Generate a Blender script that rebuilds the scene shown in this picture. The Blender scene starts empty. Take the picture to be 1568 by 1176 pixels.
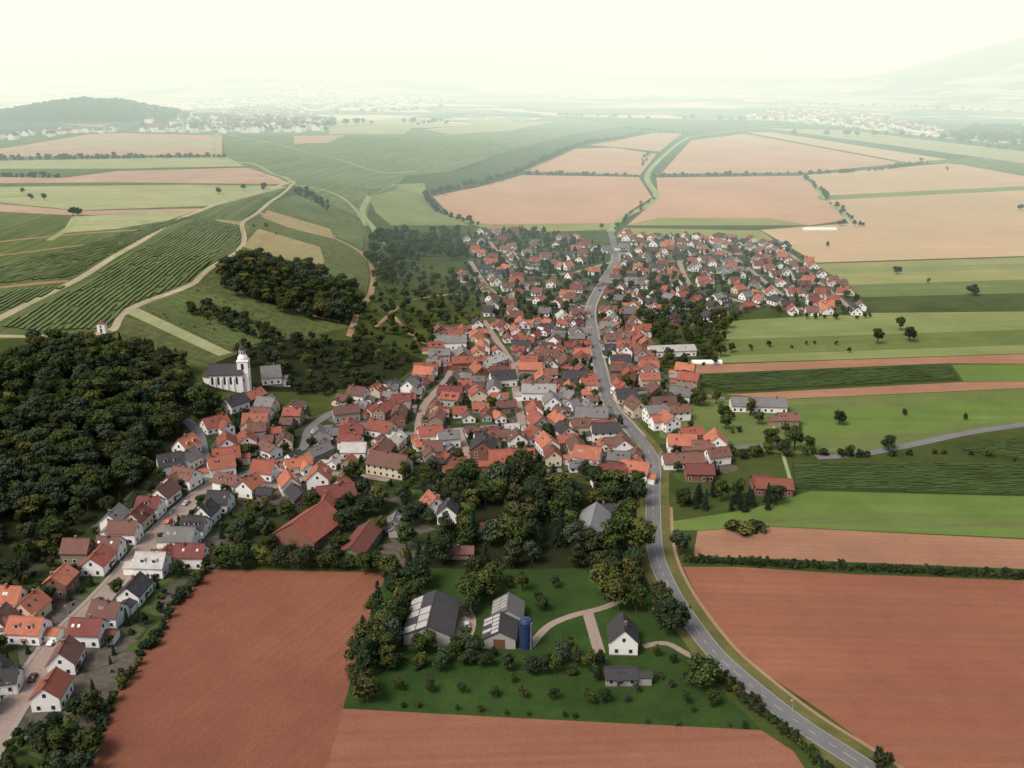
import bpy, math, random, numpy as np
from mathutils import Vector
from mathutils.geometry import delaunay_2d_cdt
random.seed(7); np.random.seed(7)
S=bpy.context.scene
COL=S.collection
# ------------------------------------------------------------------ survey camera
CAMH=170.0; PITCH=math.radians(18.3); F=1474.0
cp,sp=math.cos(PITCH),math.sin(PITCH)
def ray(u,v):
    x=(u-784)/F; y=-(v-588)/F
    return np.array([x, cp+y*sp, -sp+y*cp])
# ------------------------------------------------------------------ terrain
cols=[-300,0,150,300,400,500,600,700,850]
tab={1300:[0]*9,1176:[3,0,0,0,0,0,0,0,0],1030:[5,0,0,0,0,0,0,0,0],
900:[10,2,0,0,0,0,0,0,0],820:[16,4,0,0,0,0,0,0,0],760:[25,8,1,0,0,0,0,0,0],690:[40,20,8,1,0,0,0,0,0],
620:[50,32,20,7,2,0,0,0,0],560:[55,42,34,18,8,1,0,0,0],500:[58,50,45,32,19,6,0,0,0],
440:[58,52,50,45,34,18,3,0,0],390:[56,54,52,50,44,30,9,0,0],340:[54,54,54,52,50,41,18,2,0],
300:[54,54,54,52,50,43,10,2,0],270:[52,52,52,50,50,46,26,6,0],240:[50,50,50,50,48,46,36,20,3],
215:[40,42,44,44,44,42,38,28,10],195:[10,14,18,28,30,34,30,18,6],175:[0,0,0,4,8,10,10,5,0]}
cl,ct,ch=[],[],[]
def addc(u,v,h):
    d=ray(u,v); t=(h-CAMH)/d[2]; x,y=d[0]*t,d[1]*t
    cl.append(math.log(math.hypot(x,y))); ct.append(math.atan2(x,y)); ch.append(h)
for v,row in tab.items():
    for u,h in zip(cols,row): addc(u,v,h)
    for u in range(1000,2000,150): addc(u,v,0)
cl=np.array(cl);ct=np.array(ct);ch=np.array(ch,float)
hills=[(-1080,2560,54,150,250),(-1700,2600,28,330,300),(-1500,6200,90,600,500),(-3300,8500,240,1500,900),(-1700,10500,245,1500,900),
(-600,7600,178,1000,700),(900,9600,150,1300,700),(3050,5400,245,720,900),(4300,6000,285,1000,1000),(1900,9800,170,900,900),(3800,12500,270,2500,1500),(-4800,11000,290,2500,1500),(300,13000,200,3000,1500)]
def height(x,y):
    x=np.atleast_1d(np.asarray(x,float)); y=np.atleast_1d(np.asarray(y,float))
    r=np.maximum(np.hypot(x,y),20); L=np.log(r); T=np.arctan2(x,y)
    out=np.zeros_like(L)
    for i in range(0,len(L),4000):
        a=L[i:i+4000,None]-cl[None]; b=T[i:i+4000,None]-ct[None]
        w=np.exp(-0.5*((a/0.06)**2+(b/0.065)**2))
        out[i:i+4000]=(w*ch).sum(1)/(w.sum(1)+0.02)
    out=np.where(out<0.6,0,out-0.6*np.exp(-(out-0.6)/1.5))
    for hx,hy,hh,sx,sy in hills:
        out=out+np.where(r>1700,hh*np.exp(-0.5*(((x-hx)/sx)**2+((y-hy)/sy)**2)),0)
    return out
def hz(x,y): return float(height(x,y)[0])
RR=np.geomspace(80,60000,330)
def G(u,v):
    v=max(v,116); d=ray(u,v); k=math.hypot(d[0],d[1])
    ts=RR/k
    g=CAMH+d[2]*ts-height(d[0]*ts,d[1]*ts)
    idx=np.where(g<0)[0]
    if len(idx)==0: return (d[0]*ts[-1],d[1]*ts[-1])
    i=idx[0]
    if i==0: return (d[0]*ts[0],d[1]*ts[0])
    a,b=ts[i-1],ts[i]
    for _ in range(3):
        tt=np.linspace(a,b,9); gg=CAMH+d[2]*tt-height(d[0]*tt,d[1]*tt)
        j=int(np.argmax(gg<0)); j=max(j,1); a,b=tt[j-1],tt[j]
    t=(a+b)/2
    return (d[0]*t,d[1]*t)
def GP(pts): return [G(*p) for p in pts]
def ang(a,b):
    p,q=G(*a),G(*b); return math.atan2(q[1]-p[1],q[0]-p[0])
def pip(P,X,Y):
    X=np.asarray(X);Y=np.asarray(Y); ins=np.zeros(X.shape,bool); n=len(P)
    for i in range(n):
        x1,y1=P[i];x2,y2=P[(i+1)%n]
        if y1==y2: continue
        c=((y1>Y)!=(y2>Y))&(X<(x2-x1)*(Y-y1)/(y2-y1)+x1); ins^=c
    return ins
# ------------------------------------------------------------------ materials
def newmat(name,rough=0.9,spec=0.1):
    m=bpy.data.materials.new(name); m.use_nodes=True
    nt=m.node_tree; b=nt.nodes['Principled BSDF']
    b.inputs['Roughness'].default_value=rough
    b.inputs['Specular IOR Level'].default_value=spec
    return m,nt,b
def c4(c): return (c[0],c[1],c[2],1)
def noise(nt,vec,scale,detail=4,rough=0.6):
    n=nt.nodes.new('ShaderNodeTexNoise'); n.inputs['Scale'].default_value=scale
    n.inputs['Detail'].default_value=detail; n.inputs['Roughness'].default_value=rough
    nt.links.new(vec,n.inputs['Vector']); return n.outputs['Fac']
def ramp(nt,fac,lo,hi):
    r=nt.nodes.new('ShaderNodeMapRange'); r.inputs['From Min'].default_value=lo; r.inputs['From Max'].default_value=hi
    nt.links.new(fac,r.inputs['Value']); return r.outputs['Result']
def mix(nt,fac,a,b,mode='MIX'):
    m=nt.nodes.new('ShaderNodeMixRGB'); m.blend_type=mode
    for s,v in ((0,fac),(1,a),(2,b)):
        if isinstance(v,(int,float)): m.inputs[s].default_value=v
        elif isinstance(v,tuple): m.inputs[s].default_value=c4(v)
        else: nt.links.new(v,m.inputs[s])
    return m.outputs[0]
def math_(nt,op,a,b):
    m=nt.nodes.new('ShaderNodeMath'); m.operation=op
    for s,v in ((0,a),(1,b)):
        if isinstance(v,(int,float)): m.inputs[s].default_value=v
        else: nt.links.new(v,m.inputs[s])
    return m.outputs[0]
def field(name,c1,c2,angle=0.0,streak=0.5,rows=0.0,period=3.0,blot=0.02,c3=None,fine=0.25,sw=0.16):
    m,nt,b=newmat(name,0.95,0.05)
    tc=nt.nodes.new('ShaderNodeTexCoord').outputs['Object']
    mp=nt.nodes.new('ShaderNodeMapping'); mp.inputs['Rotation'].default_value=(0,0,-angle)
    nt.links.new(tc,mp.inputs['Vector'])
    m2=nt.nodes.new('ShaderNodeMapping'); m2.inputs['Scale'].default_value=(0.006,sw,1)
    nt.links.new(mp.outputs[0],m2.inputs['Vector'])
    big=ramp(nt,noise(nt,tc,blot,6,0.65),0.35,0.65)
    col=mix(nt,big,c1,c2)
    st=ramp(nt,noise(nt,m2.outputs[0],1.0,5,0.65),0.35,0.68)
    if c3 is None: c3=tuple(x*0.62 for x in c1)
    col=mix(nt,math_(nt,'MULTIPLY',st,streak),col,c3)
    pt=ramp(nt,noise(nt,tc,0.11,5,0.7),0.5,0.8)
    col=mix(nt,math_(nt,'MULTIPLY',pt,0.35),col,tuple(x*0.6 for x in c2))
    fn=ramp(nt,noise(nt,tc,0.9,4,0.7),0.3,0.75)
    col=mix(nt,math_(nt,'MULTIPLY',fn,fine),col,tuple(x*0.45 for x in c1))
    if rows>0:
        w=nt.nodes.new('ShaderNodeTexWave'); w.bands_direction='Y'; w.inputs['Scale'].default_value=0.314/period
        w.inputs['Distortion'].default_value=0.6; w.inputs['Detail'].default_value=2
        nt.links.new(mp.outputs[0],w.inputs['Vector'])
        col=mix(nt,math_(nt,'MULTIPLY',w.outputs['Fac'],rows),col,tuple(x*0.4 for x in c1))
    nt.links.new(col,b.inputs['Base Color'])
    bp=nt.nodes.new('ShaderNodeBump'); bp.inputs['Strength'].default_value=0.5; bp.inputs['Distance'].default_value=0.4
    nt.links.new(fn,bp.inputs['Height']); nt.links.new(bp.outputs[0],b.inputs['Normal'])
    return m
aL=ang((0,487),(300,325)); aR=ang((1100,880),(1568,890)); aB=ang((300,1100),(560,890)); aB2=ang((700,1165),(1165,1150))
M={}
M['meadow']=field('meadow_grass',(0.08,0.10,0.028),(0.04,0.058,0.018),aR,0.4,blot=0.03)
M['lawn']=field('lawn_grass',(0.05,0.092,0.024),(0.024,0.05,0.014),aR,0.3,blot=0.05,fine=.4)
M['bright']=field('bright_meadow',(0.16,0.225,0.06),(0.105,0.165,0.042),aR,0.6,blot=0.02)
M['midgreen']=field('pasture',(0.17,0.205,0.07),(0.105,0.145,0.048),ang((1150,560),(1568,545)),0.65)
M['pale']=field('pale_meadow',(0.25,0.28,0.11),(0.17,0.21,0.08),ang((1150,560),(1568,545)),0.65)
M['yellow']=field('stubble',(0.32,0.30,0.12),(0.23,0.24,0.085),ang((1150,405),(1568,395)),0.65)
M['vineR']=field('vineyard_soil',(0.05,0.08,0.022),(0.035,0.058,0.018),aR,0.5)
M['soilL']=field('ploughed_soil',(0.30,0.125,0.08),(0.185,0.068,0.045),aB,0.6,0.12,3.2,0.012)
M['soilR']=field('ploughed_soil_red',(0.335,0.145,0.09),(0.245,0.095,0.06),aR,0.6,0.1,4.0,0.010)
M['soilB']=field('harrowed_soil',(0.33,0.15,0.096),(0.24,0.098,0.064),aB2,0.6,0.12,3.6,0.012)
M['soilO']=field('soil_strip',(0.39,0.21,0.135),(0.29,0.15,0.095),aR,0.5,0.1,3.0)
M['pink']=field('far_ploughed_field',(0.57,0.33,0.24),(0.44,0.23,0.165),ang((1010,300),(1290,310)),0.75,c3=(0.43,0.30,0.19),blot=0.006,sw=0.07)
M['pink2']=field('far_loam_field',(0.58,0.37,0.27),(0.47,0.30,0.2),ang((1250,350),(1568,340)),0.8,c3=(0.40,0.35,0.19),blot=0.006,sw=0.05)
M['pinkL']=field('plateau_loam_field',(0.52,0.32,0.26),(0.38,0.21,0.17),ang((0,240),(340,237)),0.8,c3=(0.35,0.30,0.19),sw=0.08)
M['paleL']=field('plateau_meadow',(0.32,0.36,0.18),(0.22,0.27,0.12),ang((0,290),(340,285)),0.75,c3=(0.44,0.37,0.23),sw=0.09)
M['vineL']=field('hill_vineyard',(0.09,0.12,0.042),(0.06,0.088,0.03),aL,0.85,0.1,9.0,0.015,c3=(0.16,0.18,0.07))
M['vineS']=field('slope_vineyard',(0.085,0.115,0.038),(0.052,0.076,0.025),ang((200,470),(420,540)),0.85,0.2,6.0,0.02,c3=(0.18,0.165,0.075))
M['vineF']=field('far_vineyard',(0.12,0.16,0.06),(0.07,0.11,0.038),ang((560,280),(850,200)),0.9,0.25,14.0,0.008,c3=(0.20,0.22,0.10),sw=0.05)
M['beige']=field('fallow_field',(0.36,0.29,0.15),(0.26,0.24,0.11),aL,0.6)
M['dirt']=field('dirt_track',(0.38,0.25,0.16),(0.29,0.19,0.11),0,0.3)
M['chalk']=field('pale_track',(0.50,0.43,0.31),(0.36,0.32,0.20),0,0.3,fine=0.4)
M['gtrack']=field('grass_track',(0.34,0.37,0.20),(0.24,0.28,0.12),0,0.3)
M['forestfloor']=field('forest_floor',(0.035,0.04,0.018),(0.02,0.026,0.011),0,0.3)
M['asphalt']=field('asphalt',(0.20,0.195,0.20),(0.15,0.147,0.15),0,0.2,fine=0.1)
M['street']=field('street_paving',(0.36,0.27,0.23),(0.28,0.22,0.19),0,0.2,fine=0.15)
M['verge']=field('road_verge',(0.17,0.15,0.06),(0.085,0.10,0.03),0,0.3,blot=0.1)
m,nt,b=newmat('village_yards'); tc=nt.nodes.new('ShaderNodeTexCoord').outputs['Object']  # tree shade over the gardens is put into these darkened ground colours
vo=nt.nodes.new('ShaderNodeTexVoronoi'); vo.inputs['Scale'].default_value=0.09; nt.links.new(tc,vo.inputs['Vector'])
sx=nt.nodes.new('ShaderNodeSeparateColor'); nt.links.new(vo.outputs['Color'],sx.inputs[0])
col=mix(nt,ramp(nt,sx.outputs[0],0.6,0.65),(0.035,0.052,0.018),(0.12,0.10,0.085))
col=mix(nt,ramp(nt,sx.outputs[1],0.8,0.84),col,(0.065,0.10,0.03))
col=mix(nt,math_(nt,'MULTIPLY',ramp(nt,noise(nt,tc,0.35,5,0.7),0.4,0.7),0.7),col,(0.022,0.030,0.012))
nt.links.new(col,b.inputs['Base Color']); M['yard']=m
m,nt,b=newmat('distant_farmland'); tc=nt.nodes.new('ShaderNodeTexCoord').outputs['Object']
mp=nt.nodes.new('ShaderNodeMapping'); mp.inputs['Scale'].default_value=(0.0016,0.0035,1); mp.inputs['Rotation'].default_value=(0,0,0.3)
nt.links.new(tc,mp.inputs['Vector'])
vo=nt.nodes.new('ShaderNodeTexVoronoi'); vo.inputs['Scale'].default_value=1.0; nt.links.new(mp.outputs[0],vo.inputs['Vector'])
sx=nt.nodes.new('ShaderNodeSeparateColor'); nt.links.new(vo.outputs['Color'],sx.inputs[0])
col=mix(nt,ramp(nt,sx.outputs[0],0.5,0.55),(0.06,0.12,0.045),(0.24,0.29,0.12))
col=mix(nt,ramp(nt,sx.outputs[1],0.66,0.68),col,(0.58,0.46,0.34))
col=mix(nt,ramp(nt,noise(nt,tc,0.0011,5,0.65),0.53,0.58),col,(0.015,0.03,0.02))
nt.links.new(col,b.inputs['Base Color']); M['far']=m
matkeys=list(M.keys())
# ------------------------------------------------------------------ roads
def smooth(P,n=5):
    out=[]
    for i in range(len(P)-1):
        p0=P[max(i-1,0)];p1=P[i];p2=P[i+1];p3=P[min(i+2,len(P)-1)]
        for k in range(n):
            t=k/n
            out.append(tuple(0.5*((2*p1[j])+(-p0[j]+p2[j])*t+(2*p0[j]-5*p1[j]+4*p2[j]-p3[j])*t*t+(-p0[j]+3*p1[j]-3*p2[j]+p3[j])*t**3) for j in (0,1)))
    out.append(P[-1]); return out
def offs(L,d):
    out=[]
    for i,p in enumerate(L):
        a=L[max(i-1,0)];b=L[min(i+1,len(L)-1)]
        tx,ty=b[0]-a[0],b[1]-a[1]; k=math.hypot(tx,ty) or 1
        out.append((p[0]-ty/k*d,p[1]+tx/k*d))
    return out
def strip(L,w0,w1): return offs(L,w0)+offs(L,w1)[::-1]
MAIN=smooth(GP([(1430,1250),(1335,1180),(1230,1112),(1160,1058),(1100,1005),(1060,955),(1025,900),(1003,840),(1000,760),(998,700),(962,652),(935,620),(921,570),(908,510),(905,470),(925,430),(943,395),(935,355)]))
FARR=smooth(GP([(935,355),(950,335),(1005,303),(992,265),(1035,222),(1055,210)]))
STA=smooth(GP([(-60,1230),(0,1115),(35,1060),(80,990),(150,920),(205,860),(245,812),(300,762),(345,735)]))
STB=smooth(GP([(325,742),(312,700),(303,662),(283,642)]))
ST={ 'a':smooth(GP([(345,735),(400,715),(460,690),(475,655),(520,625)])),
'b':smooth(GP([(940,625),(880,640),(800,650),(720,655),(640,665),(560,650),(475,655)])),
'c':smooth(GP([(800,650),(790,600),(785,560),(760,520),(740,490)])),
'd':smooth(GP([(906,500),(840,520),(785,560),(690,575)])),
'e':smooth(GP([(640,665),(650,620),(690,570),(680,530)])),
'f':smooth(GP([(700,655),(720,700),(760,725),(860,720)])),
'g':smooth(GP([(998,700),(1060,690),(1130,685),(1190,680)])),
'h':smooth(GP([(940,400),(860,420),(790,410),(750,370)])),
'i':smooth(GP([(905,470),(830,460),(760,450),(720,400)])),
'j':smooth(GP([(943,395),(1040,400),(1120,390),(1200,385),(1240,420),(1300,470)])),
'k':smooth(GP([(1120,390),(1170,430),(1230,475)])),
'l':smooth(GP([(1040,400),(1060,440),(1110,455),(1165,470)])),
'm':smooth(GP([(941,362),(1000,370),(1080,375),(1120,390)])),
'n':smooth(GP([(935,610),(990,600),(1040,600),(1110,610)])),
'o':smooth(GP([(345,735),(420,745),(500,725),(600,735)]))}
RROAD=smooth(GP([(1250,700),(1320,695),(1400,680),(1480,663),(1568,650),(1750,625)]))
polys=[]
def P(key,pts): polys.append((key,GP(pts)))
P('far',[(-2500,215),(-300,215),(300,196),(640,196),(860,178),(1200,185),(1568,225),(3200,240),(3200,118),(1500,118),(784,118),(0,118),(-2500,118)])
P('vineL',[(-700,560),(0,520),(170,512),(200,490),(300,440),(375,375),(372,335),(440,285),(340,240),(200,205),(-200,215),(-900,240)])
P('pinkL',[(-400,240),(0,240),(340,237),(340,206),(190,204),(0,228),(-400,236)])
P('paleL',[(-400,250),(0,246),(345,240),(400,255),(200,258),(-400,262)])
P('pinkL',[(-400,268),(100,272),(180,262),(390,257),(445,283),(-400,286)])
P('paleL',[(-600,290),(0,286),(440,286),(330,315),(120,322),(0,310),(-600,316)])
P('pinkL',[(-600,318),(0,312),(120,323),(310,319),(300,324),(120,330),(0,324)])
P('paleL',[(110,332),(300,323),(255,338),(180,350),(95,357)])
P('paleL',[(60,222),(190,214),(335,216),(335,222),(150,224)])
P('vineF',[(200,205),(340,207),(345,240),(450,283),(500,310),(560,340),(570,300),(620,270),(690,262),(800,225),(880,205),(960,192),(860,180),(640,198),(400,200)])
P('paleL',[(500,184),(640,182),(645,190),(620,205),(505,205)])
P('pinkL',[(450,208),(530,207),(500,219),(450,220)])
P('paleL',[(650,198),(760,186),(850,186),(780,200),(690,206)])
P('vineS',[(372,340),(410,312),(470,292),(520,320),(560,345),(570,400),(560,450),(545,500),(440,520),(330,560),(280,560),(150,512),(200,475),(300,437)])
P('beige',[(395,350),(490,378),(498,405),(455,402),(372,378)])
P('beige',[(330,335),(372,340),(365,352),(340,345)])
P('beige',[(410,322),(505,350),(512,366),(440,348),(400,332)])
P('paleL',[(190,478),(212,472),(355,540),(335,545)])
P('dirt',[(300,478),(380,500),(378,504),(296,483)])
P('pale',[(565,300),(600,282),(650,280),(660,318),(720,345),(600,346),(575,325)])
P('meadow',[(570,345),(720,345),(720,520),(640,540),(540,520),(570,440),(560,395)])
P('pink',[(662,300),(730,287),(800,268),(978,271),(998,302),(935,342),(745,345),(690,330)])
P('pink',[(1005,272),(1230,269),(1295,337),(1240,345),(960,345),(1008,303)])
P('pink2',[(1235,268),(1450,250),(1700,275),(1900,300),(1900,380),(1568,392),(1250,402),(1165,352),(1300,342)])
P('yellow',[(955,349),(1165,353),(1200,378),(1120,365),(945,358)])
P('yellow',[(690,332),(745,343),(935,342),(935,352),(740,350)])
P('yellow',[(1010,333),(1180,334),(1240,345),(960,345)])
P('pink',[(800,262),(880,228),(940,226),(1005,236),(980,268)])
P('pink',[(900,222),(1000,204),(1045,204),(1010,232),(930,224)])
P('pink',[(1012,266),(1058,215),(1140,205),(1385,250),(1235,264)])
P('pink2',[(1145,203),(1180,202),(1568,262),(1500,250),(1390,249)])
P('yellow',[(1245,404),(1568,394),(1900,385),(1900,440),(1568,450),(1320,455),(1290,430)])
P('pale',[(1265,412),(1568,403),(1900,394),(1900,402),(1568,411),(1270,420)])
P('midgreen',[(1295,436),(1568,428),(1900,418),(1900,440),(1568,450),(1320,455)])
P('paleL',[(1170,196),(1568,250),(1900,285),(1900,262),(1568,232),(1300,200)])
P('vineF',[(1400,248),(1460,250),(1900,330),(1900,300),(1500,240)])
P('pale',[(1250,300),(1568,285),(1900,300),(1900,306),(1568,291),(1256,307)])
P('meadow',[(1320,455),(1900,440),(1900,480),(1340,478)])
P('pale',[(1100,492),(1340,479),(1568,477),(1900,474),(1900,535),(1568,541),(1300,550),(1100,556)])
P('midgreen',[(1100,520),(1568,505),(1900,500),(1900,525),(1568,528),(1100,545)])
P('soilO',[(1040,560),(1300,551),(1568,542),(1900,536),(1900,553),(1568,557),(1450,556),(1050,573)])
P('vineR',[(1030,575),(1440,557),(1455,560),(1470,583),(1110,602)])
P('bright',[(1458,559),(1568,558),(1900,554),(1900,580),(1568,584),(1476,584)])
P('soilO',[(1110,604),(1475,585),(1900,582),(1900,592),(1568,594),(1200,611)])
P('midgreen',[(1010,612),(1200,612),(1568,595),(1900,593),(1900,640),(1568,650),(1320,693),(1200,695),(1010,670)])
P('bright',[(1210,630),(1568,610),(1568,640),(1400,662),(1230,668)])
P('vineR',[(1460,690),(1568,668),(1900,640),(1900,704),(1568,706)])
P('meadow',[(1190,695),(1460,692),(1568,708),(1900,708),(1900,716),(1210,705)])
P('vineR',[(1212,706),(1900,716),(1900,760),(1568,760),(1216,750)])
P('bright',[(1018,800),(1150,780),(1240,752),(1568,760),(1900,764),(1900,830),(1568,824),(1170,805),(1070,812),(1020,812)])
P('midgreen',[(1150,790),(1400,795),(1900,800),(1900,812),(1400,806),(1150,800)])
P('soilO',[(1068,813),(1170,806),(1568,826),(1900,832),(1900,882),(1568,871),(1062,851)])
P('vineR',[(1052,852),(1568,872),(1900,884),(1900,900),(1568,888),(1300,878),(1050,866)])
P('soilR',[(1046,868),(1130,868),(1300,879),(1568,889),(1900,902),(2000,1500),(1600,1500),(1380,1180),(1260,1090),(1140,1010),(1085,950)])
P('soilL',[(312,872),(592,877),(560,960),(525,1085),(800,1100),(1165,1118),(1215,1150),(1260,1220),(1500,1600),(-40,1600),(135,1180),(185,1045),(245,955)])
P('soilB',[(525,1085),(800,1100),(1165,1118),(1215,1150),(1260,1220),(1500,1600),(300,1600),(500,1180)])
P('lawn',[(592,877),(560,960),(525,1085),(800,1100),(1165,1118),(1050,1000),(1050,950),(1000,860),(700,860)])
P('lawn',[(375,805),(425,800),(440,850),(370,850)])
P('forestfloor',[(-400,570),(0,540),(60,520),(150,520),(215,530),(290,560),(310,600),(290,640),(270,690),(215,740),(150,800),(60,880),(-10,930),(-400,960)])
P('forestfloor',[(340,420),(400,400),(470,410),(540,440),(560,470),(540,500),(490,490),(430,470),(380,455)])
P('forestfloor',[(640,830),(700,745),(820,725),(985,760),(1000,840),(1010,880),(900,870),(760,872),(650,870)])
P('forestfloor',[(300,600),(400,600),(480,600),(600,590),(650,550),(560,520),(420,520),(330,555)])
CORE=[(480,640),(560,600),(630,590),(660,560),(675,510),(760,500),(850,495),(900,480),(960,478),(990,520),(1000,590),(965,600),(950,640),(1000,690),(985,745),(915,745),(860,715),(790,725),(700,722),(620,732),(560,735),(505,760),(480,700)]
NW=[(715,358),(800,352),(870,362),(928,380),(930,430),(900,480),(860,500),(760,500),(735,460),(705,430),(715,400)]
EAST=[(948,360),(1060,364),(1130,368),(1200,378),(1240,402),(1328,474),(1325,482),(1220,484),(1160,465),(1120,490),(1060,500),(960,480),(925,450),(948,410)]
WEST=[(365,612),(470,630),(480,650),(505,700),(505,760),(440,775),(340,750),(322,700),(330,650)]
RC=[(1010,680),(1120,675),(1130,720),(1050,740),(1010,725)]
RC2=[(960,560),(1050,575),(1060,610),(1030,660),(970,640),(950,600)]
for q in (CORE,NW,EAST,WEST,RC,RC2): P('yard',q)
P('yard',[(365,612),(270,690),(150,800),(0,900),(-150,1100),(-100,1300),(120,1250),(150,1110),(185,1045),(245,955),(312,872),(430,850),(440,770),(340,750)])
P('yard',[(430,770),(505,760),(620,733),(700,722),(690,800),(620,870),(440,870)])
def R(key,L,w): polys.append((key,strip(L,w/2,-w/2)))
T=lambda pts,key,w:R(key,smooth(GP(pts)),w)
T([(-60,520),(0,487),(120,427),(210,373),(300,325),(380,298),(450,277)],'chalk',4.5)
T([(-100,450),(0,440),(105,430)],'dirt',5)
T([(-100,380),(0,370),(120,358),(215,352)],'dirt',4)
T([(-100,400),(0,391),(120,376),(215,368)],'dirt',3)
T([(-100,425),(0,415),(100,392),(190,372)],'gtrack',4)
T([(-60,512),(60,515),(165,508),(195,475),(290,437),(310,420),(372,375),(372,340),(410,312),(450,280)],'chalk',3.6)
T([(450,280),(400,255),(330,237),(335,205)],'gtrack',7)
T([(345,206),(430,222),(560,258),(640,262)],'gtrack',4)
T([(75,368),(110,345),(118,330)],'gtrack',5)
T([(395,325),(450,345),(515,362)],'dirt',5)
T([(345,425),(420,455),(470,480),(520,492)],'beige',3)
T([(535,515),(548,480),(570,440),(562,395),(500,360)],'dirt',4)
T([(590,378),(572,350),(555,325),(565,300)],'gtrack',6)
T([(450,283),(520,300),(560,345)],'gtrack',4)
T([(600,480),(640,520),(700,540)],'dirt',3)
T([(575,500),(610,470),(650,455),(700,450)],'dirt',2.5)
T([(1230,268),(1270,310),(1310,343)],'gtrack',5)
T([(1055,210),(1160,196),(1250,190)],'gtrack',8)
T([(1180,640),(1200,700),(1215,752)],'gtrack',1.6)
T([(812,990),(838,960),(875,943),(925,930),(985,905)],'street',2.6)
T([(900,938),(908,965),(918,1000)],'street',3.6)
T([(700,925),(715,950),(705,985)],'street',6)
T([(985,990),(1020,985),(1060,1005),(1095,1012)],'street',2.2)
R('verge',MAIN[:60],13); R('dirt',offs(MAIN[2:40],-7.2),1.2)
R('gtrack',FARR,9); R('asphalt',MAIN,6.2); R('street',STA,6.2); R('asphalt',STB,5.5); R('asphalt',RROAD,5)
for k,L in ST.items(): R('asphalt' if k in 'abgn' else 'street',L,4.2)
# ------------------------------------------------------------------ ground mesh (CDT)
pts=[];edges=[]
th=[math.radians(a) for a in np.arange(-40,40.01,1.0)]+[math.radians(a) for a in range(55,306,15)]
rs=list(np.geomspace(60,280,8))+list(np.geomspace(295,2600,64))+list(np.geomspace(2800,60000,60))
pts.append((0.0,0.0))
for r in rs:
    for t in th: pts.append((r*math.sin(t),r*math.cos(t)))
for key,pl in polys:
    i0=len(pts); n=len(pl); pts+= [(float(a),float(b)) for a,b in pl]
    edges+=[(i0+i,i0+(i+1)%n) for i in range(n)]
res=delaunay_2d_cdt([Vector(p) for p in pts],edges,[],0,1e-3)
V2=np.array([(v[0],v[1]) for v in res[0]]); tri=np.array([f for f in res[2]])
Z=height(V2[:,0],V2[:,1])
C=V2[tri].mean(1); mi=np.zeros(len(tri),int)
for key,pl in polys:
    a=np.array(pl); k=matkeys.index(key)
    sel=np.where((C[:,0]>=a[:,0].min())&(C[:,0]<=a[:,0].max())&(C[:,1]>=a[:,1].min())&(C[:,1]<=a[:,1].max()))[0]
    if len(sel):
        ins=pip(pl,C[sel,0],C[sel,1]); mi[sel[ins]]=k
me=bpy.data.meshes.new('ground'); me.from_pydata([(a,b,c) for (a,b),c in zip(V2.tolist(),Z.tolist())],[],tri.tolist())
for k in matkeys: me.materials.append(M[k])
me.polygons.foreach_set('material_index',mi.astype(np.int32)); me.polygons.foreach_set('use_smooth',[True]*len(tri))
g=bpy.data.objects.new('ground',me); COL.objects.link(g)
# ------------------------------------------------------------------ mesh builder
class MB:
    def __init__(s): s.v=[];s.f=[];s.m=[]
    def add(s,vs,fs,mi,T=None):
        b=len(s.v); s.v+= [T(p) for p in vs] if T else list(vs)
        for f in fs: s.f.append([b+i for i in f]); s.m.append(mi)
    def box(s,x0,x1,y0,y1,z0,z1,mi,T=None):
        s.add([(x0,y0,z0),(x1,y0,z0),(x1,y1,z0),(x0,y1,z0),(x0,y0,z1),(x1,y0,z1),(x1,y1,z1),(x0,y1,z1)],
        [(0,3,2,1),(4,5,6,7),(0,1,5,4),(1,2,6,5),(2,3,7,6),(3,0,4,7)],mi,T)
    def lathe(s,prof,n,mi,cx=0,cy=0,T=None,ph=0):
        vs=[];fs=[]
        for r,z in prof:
            for k in range(n):
                a=2*math.pi*k/n+ph; vs.append((cx+r*math.cos(a),cy+r*math.sin(a),z))
        for i in range(len(prof)-1):
            for k in range(n): fs.append((i*n+k,i*n+(k+1)%n,(i+1)*n+(k+1)%n,(i+1)*n+k))
        fs.append(tuple(range(n))[::-1]); fs.append(tuple((len(prof)-1)*n+k for k in range(n)))
        s.add(vs,fs,mi,T)
    def mesh(s,name,mats):
        me=bpy.data.meshes.new(name); me.from_pydata(s.v,[],s.f)
        for m in mats: me.materials.append(m)
        me.polygons.foreach_set('material_index',s.m); return me
    def obj(s,name,mats,loc=(0,0,0),rot=0,parent=None):
        o=bpy.data.objects.new(name,s.mesh(name,mats)); o.location=loc; o.rotation_euler=(0,0,rot); COL.objects.link(o)
        if parent: o.parent=parent
        return o
def plain(name,c,var=0.25,scale=0.6,rough=0.85,spec=0.2,objvar=0.25):
    m,nt,b=newmat(name,rough,spec); tc=nt.nodes.new('ShaderNodeTexCoord').outputs['Object']
    f=ramp(nt,noise(nt,tc,scale,5,0.65),0.35,0.7)
    col=mix(nt,math_(nt,'MULTIPLY',f,var),c,tuple(x*0.45 for x in c))
    if objvar>0:
        oi=nt.nodes.new('ShaderNodeObjectInfo').outputs['Random']
        col=mix(nt,math_(nt,'MULTIPLY',oi,objvar),col,tuple(x*0.35 for x in c))
    nt.links.new(col,b.inputs['Base Color']); return m
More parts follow.
